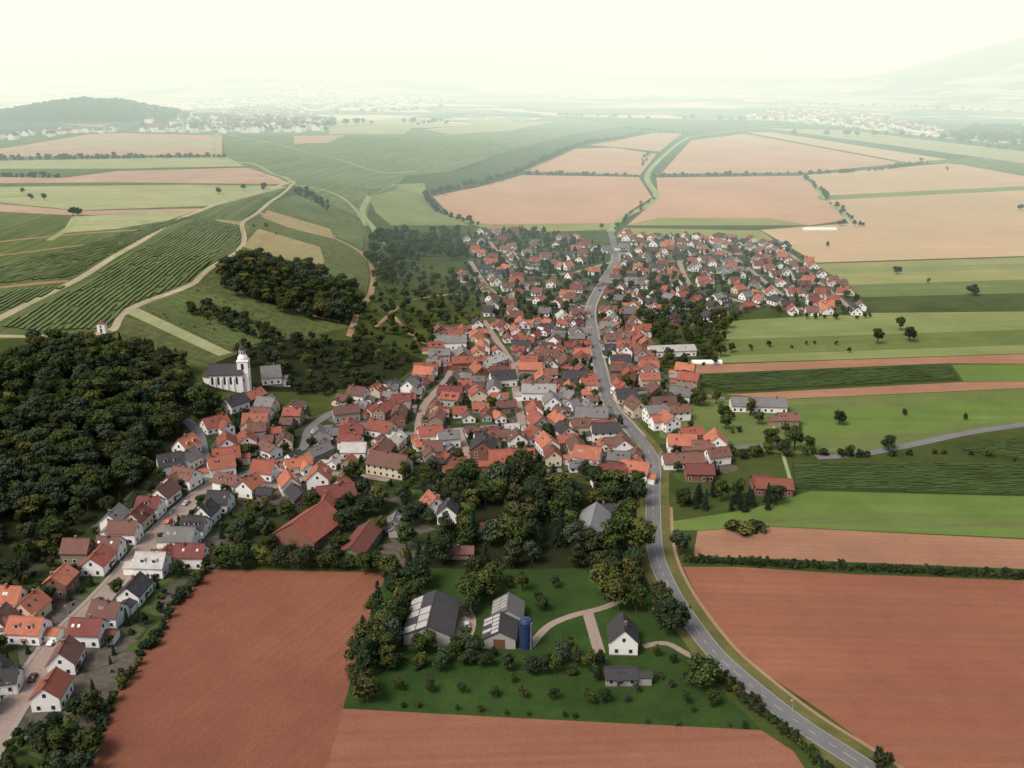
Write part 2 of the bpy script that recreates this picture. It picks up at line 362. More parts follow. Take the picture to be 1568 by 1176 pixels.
def roofm(name,c):
    m,nt,b=newmat(name,0.8,0.15); tc=nt.nodes.new('ShaderNodeTexCoord').outputs['Object']
    oi=nt.nodes.new('ShaderNodeObjectInfo').outputs['Random']
    off=nt.nodes.new('ShaderNodeVectorMath'); off.operation='ADD'; cb=nt.nodes.new('ShaderNodeCombineXYZ')
    nt.links.new(math_(nt,'MULTIPLY',oi,90.0),cb.inputs[0]); nt.links.new(tc,off.inputs[0]); nt.links.new(cb.outputs[0],off.inputs[1]); v=off.outputs[0]
    f=ramp(nt,noise(nt,v,0.3,6,0.75),0.38,0.66)
    col=mix(nt,math_(nt,'MULTIPLY',f,0.65),c,tuple(x*0.36+0.008 for x in c))
    f2=ramp(nt,noise(nt,v,2.5,3,0.7),0.3,0.7)
    col=mix(nt,math_(nt,'MULTIPLY',f2,0.4),col,tuple(min(1,x*1.35+0.035) for x in c))
    col=mix(nt,math_(nt,'MULTIPLY',oi,0.7),col,tuple(x*0.42+0.02 for x in c))
    nt.links.new(col,b.inputs['Base Color'])
    w=nt.nodes.new('ShaderNodeTexWave'); w.bands_direction='X'; w.inputs['Scale'].default_value=1.0; nt.links.new(tc,w.inputs['Vector'])
    bp=nt.nodes.new('ShaderNodeBump'); bp.inputs['Strength'].default_value=0.4; bp.inputs['Distance'].default_value=0.06
    nt.links.new(w.outputs['Fac'],bp.inputs['Height']); nt.links.new(bp.outputs[0],b.inputs['Normal'])
    return m
WALL={'white':plain('white_render',(0.88,0.87,0.84),0.12,objvar=0.12),'cream':plain('cream_render',(0.70,0.61,0.45),0.2),'grey':plain('grey_render',(0.42,0.40,0.38),0.25),
'yellow':plain('yellow_render',(0.62,0.48,0.2),0.2),'stone':plain('rubble_stone',(0.32,0.25,0.19),0.6,1.5),'brick':plain('brick_wall',(0.25,0.12,0.085),0.4,1.5),'green':plain('green_boards',(0.16,0.24,0.14),0.3)}
ROOF={'orange':roofm('orange_tiles',(0.44,0.155,0.095)),'red':roofm('red_tiles',(0.32,0.095,0.064)),'brown':roofm('brown_tiles',(0.19,0.092,0.072)),
'dark':roofm('dark_tiles',(0.055,0.05,0.056)),'grey':roofm('slate_grey',(0.19,0.18,0.18)),'light':roofm('fibre_cement',(0.46,0.44,0.42)),'maroon':roofm('maroon_tiles',(0.19,0.058,0.048))}
GLASS,_n,_b=newmat('window_glass',0.15,0.5); _b.inputs['Base Color'].default_value=(0.03,0.035,0.045,1)
FRAME=plain('white_frame',(0.7,0.7,0.68),0.1); DOOR=plain('wooden_door',(0.16,0.09,0.05),0.3); CHIM=plain('chimney_brick',(0.26,0.11,0.07),0.4,2); PLINTH=plain('plinth',(0.22,0.2,0.19),0.3)
def gable(mb,T,l,w,e,rise,o=0.5,W=0,Rf=1,floors=None,win=True,base=-2.5):
    h=l/2;k=w/2
    vs=[(-h,-k,base),(h,-k,base),(h,k,base),(-h,k,base),(-h,-k,e),(h,-k,e),(h,k,e),(-h,k,e),(h,0,e+rise),(-h,0,e+rise)]
    mb.add(vs,[(0,1,5,4),(2,3,7,6),(1,2,6,8,5),(3,0,4,9,7)],W,T)
    sl=rise/k; t=0.24; g=h+0.35
    for s in (1,-1):
        ye=s*(k+o); ze=e-o*sl+0.03; zr=e+rise+0.03
        vs=[(-g,ye,ze),(g,ye,ze),(g,0,zr),(-g,0,zr),(-g,ye,ze+t),(g,ye,ze+t),(g,0,zr+t),(-g,0,zr+t)]
        fs=[(0,1,2,3),(4,7,6,5),(0,4,5,1),(1,5,6,2),(3,7,4,0)]
        if s<0: fs=[f[::-1] for f in fs]
        mb.add(vs,fs,Rf,T)
    mb.box(-g,g,-0.16,0.16,e+rise+t-0.05,e+rise+t+0.12,Rf,T)
    if not win: return
    nf=floors or (2 if e>4.6 else 1)
    nx=max(2,int(l/2.9))
    for f in range(nf):
        z=1.0+f*2.75
        if z+1.4>e: break
        for i in range(nx):
            x=-h+l*(i+0.5)/nx
            for s in (1,-1):
                if random.random()<0.12: continue
                a,b_=sorted((s*k,s*(k+0.04))); mb.box(x-0.68,x+0.68,a,b_,z-0.08,z+1.43,3,T)
                a,b_=sorted((s*(k+0.04),s*(k+0.06))); mb.box(x-0.53,x+0.53,a,b_,z+0.05,z+1.3,2,T)
        for s in (1,-1):
            for yy in (-w*0.25,w*0.25):
                if random.random()<0.15: continue
                a,b_=sorted((s*h,s*(h+0.04))); mb.box(a,b_,yy-0.65,yy+0.65,z-0.08,z+1.43,3,T)
                a,b_=sorted((s*(h+0.04),s*(h+0.06))); mb.box(a,b_,yy-0.5,yy+0.5,z+0.05,z+1.3,2,T)
    if rise>2.5:
        for s in (1,-1):
            a,b_=sorted((s*h,s*(h+0.05))); mb.box(a,b_,-0.5,0.5,e+0.3,e+1.5,2,T)
houses=[]
def obb(x,y,r,l,w): return (x,y,r,l/2,w/2)
def overlap(a,b):
    dx,dy=b[0]-a[0],b[1]-a[1]
    for (X,Y) in ((a,b),(b,a)):
        for k in (0,math.pi/2):
            ux,uy=math.cos(X[2]+k),math.sin(X[2]+k)
            d=abs(dx*ux+dy*uy); ext=0
            for q in (a,b):
                c,s_=abs(math.cos(q[2])*ux+math.sin(q[2])*uy),abs(-math.sin(q[2])*ux+math.cos(q[2])*uy)
                ext+=q[3]*c+q[4]*s_
            if d>ext: return False
    return True
segA=[];segB=[];segW=[]
for L,w in [(MAIN,3.2),(STA,3.3),(STB,3),(RROAD,3)]+[(L,2.2) for L in ST.values()]:
    for a,b in zip(L[:-1],L[1:]): segA.append(a);segB.append(b);segW.append(w)
segA=np.array(segA);segB=np.array(segB);segW=np.array(segW)
def near_street(x,y):
    d=segB-segA; p=np.array([x,y])-segA
    t=np.clip((p*d).sum(1)/((d*d).sum(1)+1e-9),0,1); q=segA+d*t[:,None]
    dist=np.hypot(q[:,0]-x,q[:,1]-y)-segW; i=int(np.argmin(dist)); return dist[i],math.atan2(d[i,1],d[i,0])
def build_house(x,y,rot,l,w,e,rise,wall,roof,wing=False,name=None,dormer=None,win=True,chim=True):
    mb=MB(); Id=lambda p:p
    gable(mb,Id,l,w,e,rise,win=win)
    mb.box(-l/2-0.03,l/2+0.03,-w/2-0.03,w/2+0.03,-2.6,0.45,6)
    if win:
        sd=random.choice((1,-1)); a,b_=sorted((sd*(w/2+0.03),sd*(w/2+0.09))); xd=random.uniform(-l*0.3,l*0.3)
        mb.box(xd-0.55,xd+0.55,a,b_,0.1,2.3,4); mb.box(xd-1.0,xd+1.0,*sorted((sd*(w/2+0.05),sd*(w/2+1.1))),2.45,2.57,1)
    if chim:
        cx=random.uniform(-l*0.35,l*0.35); cy=random.uniform(-0.8,0.8)
        mb.box(cx-0.35,cx+0.35,cy-0.35,cy+0.35,e+rise-1.2,e+rise+1.1,5); mb.box(cx-0.42,cx+0.42,cy-0.42,cy+0.42,e+rise+1.1,e+rise+1.22,6)
    sl=rise/(w/2)
    if dormer is None: dormer=random.random()<0.3
    if dormer and rise>2.5:
        for s in (1,-1):
            if random.random()<0.3: continue
            n=random.choice((1,2)); 
            for i in range(n):
                x0=(i-(n-1)/2)*l*0.4; yf=s*(w*0.36); zf=e+sl*(w/2-w*0.36)
                a,b_=sorted((yf,s*w*0.08)); mb.box(x0-0.9,x0+0.9,a,b_,zf-0.2,zf+1.35,0)
                a,b_=sorted((yf+s*0.3,s*w*0.05)); mb.box(x0-1.05,x0+1.05,a,b_,zf+1.35,zf+1.5,1)
                a,b_=sorted((yf,yf+s*0.05)); mb.box(x0-0.6,x0+0.6,a,b_,zf+0.3,zf+1.15,2)
    elif win:
        for s in (1,-1):
            for i in range(random.choice((0,1,2,3))):
                x0=random.uniform(-l*0.38,l*0.38); y1=w*0.30;y0=w*0.20
                z=lambda yy:e+sl*(w/2-yy)+0.31
                vs=[(x0-0.4,s*y0,z(y0)),(x0+0.4,s*y0,z(y0)),(x0+0.4,s*y1,z(y1)),(x0-0.4,s*y1,z(y1))]
                mb.add(vs,[(0,1,2,3) if s<0 else (3,2,1,0)],2)
    if wing:
        sd=random.choice((1,-1)); ox=random.choice((-1,1))*l*0.22; wl=w*0.75; wl2=w*0.9
        Tw=lambda p:(ox-p[1],sd*(w*0.55)+p[0],p[2])
        gable(mb,Tw,wl2,wl,e*0.9-0.1,rise*0.72,win=win)
    elif random.random()<0.4:
        sx=random.choice((-1,1)); gl=random.uniform(3,5)
        Tg=lambda p:(sx*(l/2+gl/2-0.05)+p[0],p[1]-w*0.1,p[2]); gable(mb,Tg,gl,w*0.6,2.6,1.0,o=0.25,win=False)
    zz=hz(x,y)
    o=mb.obj(name or f'{wall}_house',[WALL[wall],ROOF[roof],GLASS,FRAME,DOOR,CHIM,PLINTH],(x,y,zz),rot)
    houses.append(obb(x,y,rot,l+(1 if not wing else 2),w+1))
    return o
def H(u,v,l=12,w=9,e=5.2,rise=3.6,rot=None,wall='white',roof='dark',wing=False,name=None,**k):
    x,y=G(u,v)
    if rot is None: rot=near_street(x,y)[1]
    return build_house(x,y,rot,l,w,e,rise,wall,roof,wing,name,**k)
ROOF['metal']=roofm('metal_sheet',(0.33,0.33,0.36))
aE=ang((640,985),(690,985)); up=ang((640,985),(655,925))
def barn(u,v,l,w,e,rise,rot,roofL,roofR,wall,name):
    x,y=G(u,v); mb=MB(); gable(mb,lambda p:p,l,w,e,rise,win=False)
    sl=rise/(w/2)
    if roofL:
        n=5
        for i in range(n):
            a=-l/2+0.1+(l-0.2)*i/n; b_=a+(l-0.2)/n-0.5
            z=lambda yy:e+sl*(w/2-yy)+0.30
            for (y0,y1) in ((0.4,w*0.25),(w*0.27,w/2+0.3)):
                if random.random()<0.12: continue
                vs=[(a,y0,z(y0)),(b_,y0,z(y0)),(b_,y1,z(y1)),(a,y1,z(y1))]; mb.add(vs,[(3,2,1,0)],2)
    for i in range(3):
        x0=-l/2+l*(i+0.5)/3
        for s in (1,-1):
            a,b_=sorted((s*w/2,s*(w/2+0.05))); mb.box(x0-1.0,x0+1.0,a,b_,e-1.6,e-0.6,3)
    for s in (1,-1):
        a,b_=sorted((s*l/2,s*(l/2+0.08))); mb.box(a,b_,-1.8,1.8,0.0,3.3,4)
    mb.obj(name,[WALL[wall],ROOF[roofR],ROOF['light'],GLASS,DOOR],(x,y,hz(x,y)),rot); houses.append(obb(x,y,rot,l+1,w+1))
barn(662,960,21,15,3.6,3.2,up,True,'dark','grey','barn')
barn(778,950,10,9.5,4.0,3.0,up,True,'grey','grey','barn')
barn(766,978,11,10,3.4,2.6,up,True,'dark','grey','shed')
H(953,990,10,8.5,4.6,4.2,rot=up,roof='dark',name='white_house',dormer=False)
H(950,1042,9,6,2.6,1.5,rot=aE,wall='grey',roof='dark',name='garden_shed',win=True,chim=False)
barn(908,818,20,11,4.5,4.2,up-0.15,False,'metal','grey','barn')
H(930,797,10,7,4,3,rot=aE,roof='dark')
barn(475,820,21,18,4,6,up-0.35,False,'red','brick','farm_barn')
barn(553,842,22,9,3.8,2.6,up-0.15,False,'maroon','green','long_shed')
H(605,810,8,6,3,2.6,rot=up,roof='grey',wall='grey',name='shed',chim=False)
H(515,770,15,9,4.5,3.6,rot=aE+0.3,roof='maroon',wall='brick'); H(500,783,9,7,4,3,rot=up,roof='red',wall='brick')
H(663,785,8,7.5,4.8,3.4,rot=up+0.5,roof='orange'); H(686,798,7.5,7.5,4.8,3.4,rot=up,roof='dark'); 
H(752,818,8,6,2.6,2,rot=aE,roof='maroon',wall='brick'); H(700,852,12,5,2.5,1.5,rot=aE,roof='brown',wall='stone',name='garden_shed')
H(490,745,11,9,5.5,4.2,rot=up+0.1,roof='orange',wall='white'); H(597,725,18,10,5.5,4.2,rot=aE-0.4,roof='brown',wall='cream',name='cream_farmhouse')
H(783,715,20,11,4.5,4,rot=aE+0.1,roof='red',wall='brick',name='farm_barn'); H(740,700,13,11,6,4,rot=up,roof='dark',wall='brick')
H(1028,543,28,12,4,2,rot=ang((1000,545),(1060,543)),roof='light',wall='white',name='village_hall',dormer=False,chim=False)
H(1160,628,28,10,3.8,3,rot=ang((1120,628),(1195,630)),roof='grey',wall='white',name='farm_barn',dormer=False)
H(1183,755,15,7.5,3.8,2.8,rot=aR-0.05,roof='red',wall='brick',chim=False); H(1163,750,7,7.5,3.8,2.8,rot=aR,roof='maroon',wall='brick',chim=False)
H(1043,690,13,9,4.5,3.6,rot=aR,roof='orange'); H(1095,690,11,9.5,5,4.2,rot=up,roof='orange',wall='white'); H(1045,715,18,8,3.6,3,rot=aR+0.1,roof='brown',wall='white'); H(1075,695,10,7,3.6,3,rot=aR,roof='brown',wall='stone')
H(1070,732,12,9,3.8,2.8,rot=aR,roof='maroon',wall='brick')
H(935,740,11,9,5,4,rot=aR+0.2,roof='maroon'); H(972,733,12,9,4.6,3.6,rot=aR-0.3,roof='orange')
H(900,712,12,8,5,4,rot=aR-0.3,roof='orange')
H(690,532,20,13,5,3,rot=aR+0.1,roof='grey',name='village_hall',dormer=False)
H(825,610,18,11,5,3,rot=aR,roof='light'); H(905,648,16,10,5,3.6,rot=aR,roof='grey'); H(770,590,14,9,5,3.6,rot=aR+.3,roof='dark')
H(416,586,10,9,4.5,5,rot=0.3,roof='grey',name='parish_house',wall='white')
H(262,722,10,8.5,4.5,4,rot=0.5,roof='dark'); H(287,695,10,8,4.5,4,rot=1.2,roof='orange'); H(290,715,9,8,4.5,3.5,rot=1.2,roof='grey')
H(1205,650,10,7,3.5,2.6,rot=aR,roof='brown',wall='stone')
lst=[(50,945,'orange','cream'),(52,978,'orange','white'),(12,1050,'dark','white'),(95,905,'orange','brick'),(72,915,'orange','cream'),(132,908,'brown','white'),(152,890,'maroon','white'),
(173,872,'red','white'),(188,852,'brown','white'),(205,828,'brown','white'),(163,832,'orange','grey'),(122,858,'brown','stone'),(240,790,'maroon','white'),(277,770,'brown','white'),(178,808,'grey','white'),(225,808,'maroon','cream'),
(82,1075,'red','white'),(103,1022,'brown','white'),(138,982,'maroon','white'),(168,952,'brown','white'),(208,918,'dark','white'),(235,878,'light','white'),(262,862,'dark','white'),(280,838,'grey','white'),(300,818,'dark','white'),
(318,800,'dark','white'),(338,780,'dark','white'),(358,768,'brown','white'),(385,755,'orange','white'),(205,955,'brown','white'),(185,968,'grey','white'),(18,930,'orange','white'),(5,970,'brown','white'),(20,1000,'dark','white'),(-20,1030,'red','white'),(-30,1090,'dark','white'),
(110,880,'orange','white'),(300,745,'brown','white'),(330,738,'orange','white'),(345,712,'red','cream'),(400,742,'red','white'),(430,745,'orange','white'),(100,1060,'orange','white'),(295,865,'maroon','white'),(255,905,'grey','grey')]
for u,v,rf,wl in lst:
    x,y=G(u,v); d,a=near_street(x,y)
    rot=a+(math.pi/2 if random.random()<0.55 else 0)+random.uniform(-0.06,0.06)
    l=random.uniform(9,11.5); w=random.uniform(7.2,8.6)
    if d<w/2+1.5:
        for k in range(8):
            best=max(((near_street(x+dx,y+dy)[0],dx,dy) for dx,dy in ((1,0),(-1,0),(0,1),(0,-1),(.7,.7),(-.7,.7),(.7,-.7),(-.7,-.7))),key=lambda q:q[0])
            x+=best[1];y+=best[2]
            if best[0]>w/2+1.5: break
    if any(overlap(obb(x,y,rot,l*0.95,w*0.95),h) for h in houses if abs(h[0]-x)<30 and abs(h[1]-y)<30):
        l,w=8.5,7
        if any(overlap(obb(x,y,rot,l*0.9,w*0.9),h) for h in houses if abs(h[0]-x)<30 and abs(h[1]-y)<30): continue
    build_house(x,y,rot,l,w,random.uniform(4.0,5.2),random.uniform(3.0,4.0),wl,rf,wing=random.random()<0.2)
def scatter_houses(poly,n,lr,wr,roofs,walls,gap=0.0,maxd=60,er=(3.8,6),wing=0.25,shed=0.0):
    Pw=GP(poly); a=np.array(Pw); x0,y0=a.min(0);x1,y1=a.max(0); cnt=0
    for _ in range(n*35):
        x=random.uniform(x0,x1);y=random.uniform(y0,y1)
        if not pip(Pw,[x],[y])[0]: continue
        l=random.uniform(*lr);w=random.uniform(*wr); rf=random.choice(roofs); wl=random.choice(walls); e=random.uniform(*er)
        if random.random()<shed: l*=0.65;w*=0.7;e=2.8
        d,an=near_street(x,y)
        rot=an+random.choice((0,math.pi/2))+random.uniform(-0.15,0.15)
        if d<w/2+0.8 or d>maxd: continue
        q=obb(x,y,rot,l+gap,w+gap)
        if any(overlap(q,h) for h in houses if abs(h[0]-x)<35 and abs(h[1]-y)<35): continue
        build_house(x,y,rot,l,w,e,w*random.uniform(0.32,0.46),wl,rf,wing=random.random()<wing); cnt+=1
        if cnt>=n: break
RFC=['orange']*5+['red']*6+['brown']*8+['maroon']*2+['dark']*3+['grey']*4+['light']
WLC=['white']*9+['cream']*3+['grey','stone','stone','brick','brick']
scatter_houses(CORE,330,(8,14),(6.5,9),RFC,WLC,gap=-0.7,shed=0.3,er=(3.4,5.2))
scatter_houses(WEST,60,(8,12),(6.5,8.8),RFC,WLC,gap=0.0,shed=0.25,er=(3.4,5.0))
scatter_houses(NW,70,(7.5,10.5),(7,8.6),['orange','red','brown','brown','brown','dark','maroon','grey'],WLC[:14],gap=5.5,er=(2.8,3.8))
scatter_houses(EAST,170,(7.5,10),(7,8.4),['orange','red','brown','red','brown','dark','dark','grey','maroon'],['white']*8+['cream','brick'],gap=3.4,er=(2.8,3.8))
scatter_houses(RC2,14,(9,13),(7,9),RFC,WLC,gap=1); scatter_houses(RC,6,(8,11),(6,8),RFC,WLC,gap=1)
scatter_houses([(200,905),(340,760),(360,790),(250,900),(120,1050),(100,1080)],16,(4,6),(3.5,4.5),['brown','grey','red'],['grey','white','stone'],gap=2,er=(2.1,2.4),wing=0)
def church():
    x,y=G(350,592); z=hz(x,y); mb=MB(); Id=lambda p:p
    gable(mb,Id,17,9,8,4.2,win=False,base=-6)
    for i in range(5):
        xx=-6.8+i*3.1
        for s in (1,-1):
            a,b_=sorted((s*4.5,s*4.56)); mb.box(xx-0.55,xx+0.55,a,b_,2.6,6.0,2)
            vs=[(xx-0.55,s*4.56,6.0),(xx+0.55,s*4.56,6.0),(xx+0.38,s*4.56,6.5),(xx,s*4.56,6.9),(xx-0.38,s*4.56,6.5)]
            mb.add(vs,[tuple(range(5)) if s<0 else tuple(range(5))[::-1]],2)
            a,b_=sorted((s*4.5,s*5.0))
            if i<4: mb.box(xx+1.35,xx+1.75,a,b_,-5,6.2,0)
    mb.lathe([(4.2,-5),(4.2,6.5),(4.6,6.5),(0.2,10.2)],8,0,cx=-8.5)
    mb.lathe([(4.7,6.55),(0.25,10.4)],8,1,cx=-8.5)
    tx=8.6
    mb.box(tx-2.7,tx+2.7,-2.7,2.7,-5,14,0); mb.box(tx-2.95,tx+2.95,-2.95,2.95,14,14.5,0); mb.box(tx-2.9,tx+2.9,-2.9,2.9,8,8.3,0)
    for s in (1,-1):
        a,b_=sorted((s*2.7,s*2.76)); mb.box(tx-0.7,tx+0.7,a,b_,10,13,2); mb.box(tx+a,tx+b_,-0.7,0.7,10,13,2)
        mb.box(tx-0.4,tx+0.4,a,b_,3,5,2); mb.box(tx+a,tx+b_,-0.4,0.4,3,5,2)
    mb.lathe([(2.75,14.5),(2.6,16.0),(1.9,17.2),(1.75,17.4)],8,0,cx=tx,ph=math.pi/8)
    mb.lathe([(1.7,17.4),(1.7,20)],8,0,cx=tx,ph=math.pi/8)
    for k in range(8):
        a=k*math.pi/4; cx,cy=math.cos(a),math.sin(a)
        vs=[];r=1.62
        for (o,zz) in ((-0.35,17.8),(0.35,17.8),(0.35,19.5),(-0.35,19.5)): vs.append((tx+cx*r-cy*o,cy*r+cx*o,zz))
        mb.add(vs,[(0,1,2,3)],2)
    mb.lathe([(2.0,20),(1.9,20.4),(1.5,21.2),(0.7,22),(0.35,22.6),(0.4,23.0),(0.08,24.2)],8,1,cx=tx,ph=math.pi/8)
    mb.box(tx-0.06,tx+0.06,-0.06,0.06,24,26,3); mb.box(tx-0.5,tx+0.5,-0.06,0.06,25.1,25.25,3)
    mb.obj('church',[WALL['white'],ROOF['dark'],GLASS,ROOF['dark']],(x,y,z),0.05); houses.append(obb(x,y,0.12,32,12))
    houses.append(obb(x+2,y-14,0,28,16)); houses.append(obb(*G(416,597),0,12,14))
church()
x,y=G(157,508); mb=MB(); mb.box(-2.0,2.0,-2.0,2.0,-4,4.4,0); mb.lathe([(3.0,4.4),(0.1,6.6)],4,1,ph=math.pi/4)
mb.box(-0.5,0.5,-2.06,-2.0,0,2.2,2); mb.box(-0.4,0.4,-2.06,-2.0,2.8,3.8,2); mb.obj('hill_chapel',[WALL['white'],ROOF['brown'],GLASS],(x,y,hz(x,y)),0.1)
x,y=G(805,990); mb=MB(); pr=[(2.0,-0.5)]
for i in range(8): pr+= [(2.0,i*1.1+0.05),(2.06,i*1.1+0.08),(2.06,i*1.1+0.2),(2.0,i*1.1+0.23)]
pr+=[(2.05,8.9),(1.7,9.6),(1.0,10.0),(0.3,10.2)]; mb.lathe(pr,24,0); mb.box(-0.35,0.35,-2.4,-2.06,0,9.2,1)
mb.obj('silo',[plain('blue_silo_steel',(0.02,0.035,0.10),0.2,0.6,0.4,0.5,0),plain('ladder_steel',(0.2,0.2,0.22),0.2)],(x,y,0),0.9); houses.append(obb(x+1,y-5,0,9,14))
for (u,v,l,w) in ((1255,352,36,7),(1082,556,18,5)):
    x,y=G(u,v); mb=MB(); n=10; vs=[];
    for xx in (-l/2,l/2):
        for k in range(n+1):
            a=math.pi*k/n; vs.append((xx,math.cos(a)*w/2,math.sin(a)*w*0.4))
    mb.add(vs,[(k,k+1,n+2+k,n+1+k) for k in range(n)]+[tuple(range(n+1)),tuple(range(n+1,2*n+2))],0)
    for k in range(9):
        xx=-l/2+l*k/8; mb.box(xx-0.05,xx+0.05,-w/2-0.03,w/2+0.03,0,0.3,1)
    mb.obj('polytunnel',[plain('polythene',(0.8,0.82,0.8),0.1),FRAME],(x,y,0),0.02)
# ------------------------------------------------------------------ trees
def leafmat(name,dark,light,warm,wamt,dk=0.55):
    m,nt,b=newmat(name,0.8,0.1); tc=nt.nodes.new('ShaderNodeTexCoord').outputs['Object']
    oi=nt.nodes.new('ShaderNodeObjectInfo').outputs['Random']
    f=ramp(nt,noise(nt,tc,0.55,3,0.7),0.35,0.68); col=mix(nt,f,dark,light)
    col=mix(nt,math_(nt,'MULTIPLY',ramp(nt,oi,0.6,1.0),wamt),col,warm)
    o2=math_(nt,'FRACT',math_(nt,'MULTIPLY',oi,7.31),0.0)
    col=mix(nt,math_(nt,'MULTIPLY',o2,dk),col,tuple(x*0.28 for x in light))
    nt.links.new(col,b.inputs['Base Color']); return m
LEAF=leafmat('leaves',(0.026,0.042,0.012),(0.095,0.13,0.030),(0.20,0.16,0.04),0.5)
LEAFD=leafmat('dark_leaves',(0.018,0.034,0.015),(0.058,0.088,0.036),(0.11,0.08,0.03),0.45)
LEAFS=leafmat('silver_leaves',(0.035,0.055,0.032),(0.09,0.12,0.07),(0.10,0.13,0.07),0.3)
NEED=leafmat('needles',(0.010,0.022,0.013),(0.03,0.052,0.03),(0.03,0.055,0.025),0.2)
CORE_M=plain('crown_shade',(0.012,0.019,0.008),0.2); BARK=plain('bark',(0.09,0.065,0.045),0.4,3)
def cyl(mb,p,q,r0,r1,n,mi):
    p=Vector(p);q=Vector(q); d=(q-p).normalized(); a=d.orthogonal().normalized(); b=d.cross(a)
    vs=[tuple(p+(a*math.cos(2*math.pi*k/n)+b*math.sin(2*math.pi*k/n))*r0) for k in range(n)]+[tuple(q+(a*math.cos(2*math.pi*k/n)+b*math.sin(2*math.pi*k/n))*r1) for k in range(n)]
    mb.add(vs,[(k,(k+1)%n,n+(k+1)%n,n+k) for k in range(n)],mi)
def rv(rg):
    while True:
        v=Vector((rg.uniform(-1,1),rg.uniform(-1,1),rg.uniform(-1,1)))
        if 0.05<v.length<1: return v.normalized()
def blob(mb,c,r,rg,mi):
    n,mm=7,4; vs=[(c[0],c[1],c[2]+r*0.9)];fs=[]
    for i in range(1,mm):
        t=math.pi*i/mm
        for k in range(n):
            a=2*math.pi*k/n; q=r*rg.uniform(0.8,1.1); vs.append((c[0]+q*math.sin(t)*math.cos(a),c[1]+q*math.sin(t)*math.sin(a),c[2]+q*math.cos(t)*0.9))
    vs.append((c[0],c[1],c[2]-r*0.9)); last=len(vs)-1
    for k in range(n):
        fs.append((0,1+k,1+(k+1)%n)); fs.append((last,1+(mm-2)*n+(k+1)%n,1+(mm-2)*n+k))
        for i in range(mm-2): fs.append((1+i*n+k,1+(i+1)*n+k,1+(i+1)*n+(k+1)%n,1+i*n+(k+1)%n))
    mb.add(vs,fs,mi)
def leaf(mb,p,nrm,s,rg,mi):
    a=nrm.orthogonal().normalized(); b=nrm.cross(a); t=rg.uniform(0,6.28)
    A=a*math.cos(t)+b*math.sin(t); B=nrm.cross(A); A*=s*rg.uniform(.7,1.2);B*=s*rg.uniform(.5,.9)
    mb.add([tuple(p-A-B*0.4),tuple(p+B*-1.0),tuple(p+A-B*0.3),tuple(p+A*0.2+B)],[(0,1,2,3)],mi)
def deciduous(seed,Hh=10,Rr=4.2,nl=9,leaves=1100,low=0.28,ls=0.42,name='tree_mesh',lm=None):
    rg=random.Random(seed); mb=MB()
    cyl(mb,(0,0,-1),(0.1,0,Hh*0.35),0.32,0.22,7,0); cyl(mb,(0.1,0,Hh*0.35),(0.2,0.1,Hh*0.7),0.22,0.08,6,0)
    lobes=[]
    for i in range(nl):
        a=2*math.pi*i/nl*1.618*1.0+rg.uniform(-.4,.4); q=rg.random()
        z=Hh*(low+0.14+(0.86-low-0.14)*q); rad=Rr*(0.62*math.sqrt(max(0.05,1-((z/Hh-0.5)/0.55)**2)))*rg.uniform(0.6,1.1)
        r=Rr*rg.uniform(0.30,0.50); lobes.append((Vector((rad*math.cos(a),rad*math.sin(a),z)),r))
        cyl(mb,(0.05,0,Hh*rg.uniform(0.22,0.4)),lobes[-1][0],0.12,0.03,5,0)
    lobes.append((Vector((0,0,Hh*0.6)),Rr*0.62)); lobes.append((Vector((rg.uniform(-.8,.8),rg.uniform(-.8,.8),Hh*0.83)),Rr*0.38))
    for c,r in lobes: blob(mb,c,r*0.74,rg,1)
    tot=sum(r*r for c,r in lobes)
    for c,r in lobes:
        for _ in range(int(leaves*r*r/tot)):
            d=rv(rg)
            if d.z<-0.4 and rg.random()<0.75: continue
            p=c+Vector((d.x*r,d.y*r,d.z*r*0.85))*(rg.uniform(0.78,1.12))
            leaf(mb,p,(d+rv(rg)*0.6).normalized(),ls*rg.uniform(.7,1.3),rg,2)
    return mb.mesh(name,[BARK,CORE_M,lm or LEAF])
def conifer(seed,Hh=12,Rr=2.6,name='conifer_mesh'):
    rg=random.Random(seed); mb=MB(); cyl(mb,(0,0,-1),(0,0,Hh*0.95),0.25,0.04,6,0)
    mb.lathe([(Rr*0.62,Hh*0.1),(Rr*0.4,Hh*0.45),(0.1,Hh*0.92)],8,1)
    for i in range(22):
        z=Hh*(0.08+0.9*i/22); r=Rr*(1-(z/Hh))**0.85+0.15; nb=max(5,int(12*r/Rr)+3)
        for k in range(nb):
            a=rg.uniform(0,6.28)
            for s in range(4):
                q=r*(0.45+0.2*s)*rg.uniform(0.85,1.15)
                p=Vector((q*math.cos(a),q*math.sin(a),z-0.25*q+rg.uniform(-.15,.15)))
                leaf(mb,p,(Vector((math.cos(a)*0.6,math.sin(a)*0.6,1))+rv(rg)*0.5).normalized(),0.36,rg,2)
    return mb.mesh(name,[BARK,CORE_M,NEED])
DEC=[deciduous(1),deciduous(2,11,4.0,10),deciduous(3,9,4.6,11),deciduous(4,10,3.6,8,lm=LEAFD),deciduous(5,10,4.4,12,lm=LEAFD),deciduous(6,12,4.0,12,low=0.2),deciduous(7,11,3.4,9,lm=LEAFD,low=0.15),deciduous(8,10,4.0,9,lm=LEAFS)]
BUSH=[deciduous(11,3.4,2.0,6,300,0.0,0.32,'bush_mesh'),deciduous(12,3.0,2.2,7,300,0.0,0.32,'bush_mesh',LEAFD),deciduous(13,4.2,2.1,7,320,0.02,0.32,'bush_mesh',LEAFD)]
CON=[conifer(21),conifer(22,13,2.3),conifer(23,11,3.0)]
NT=[0]
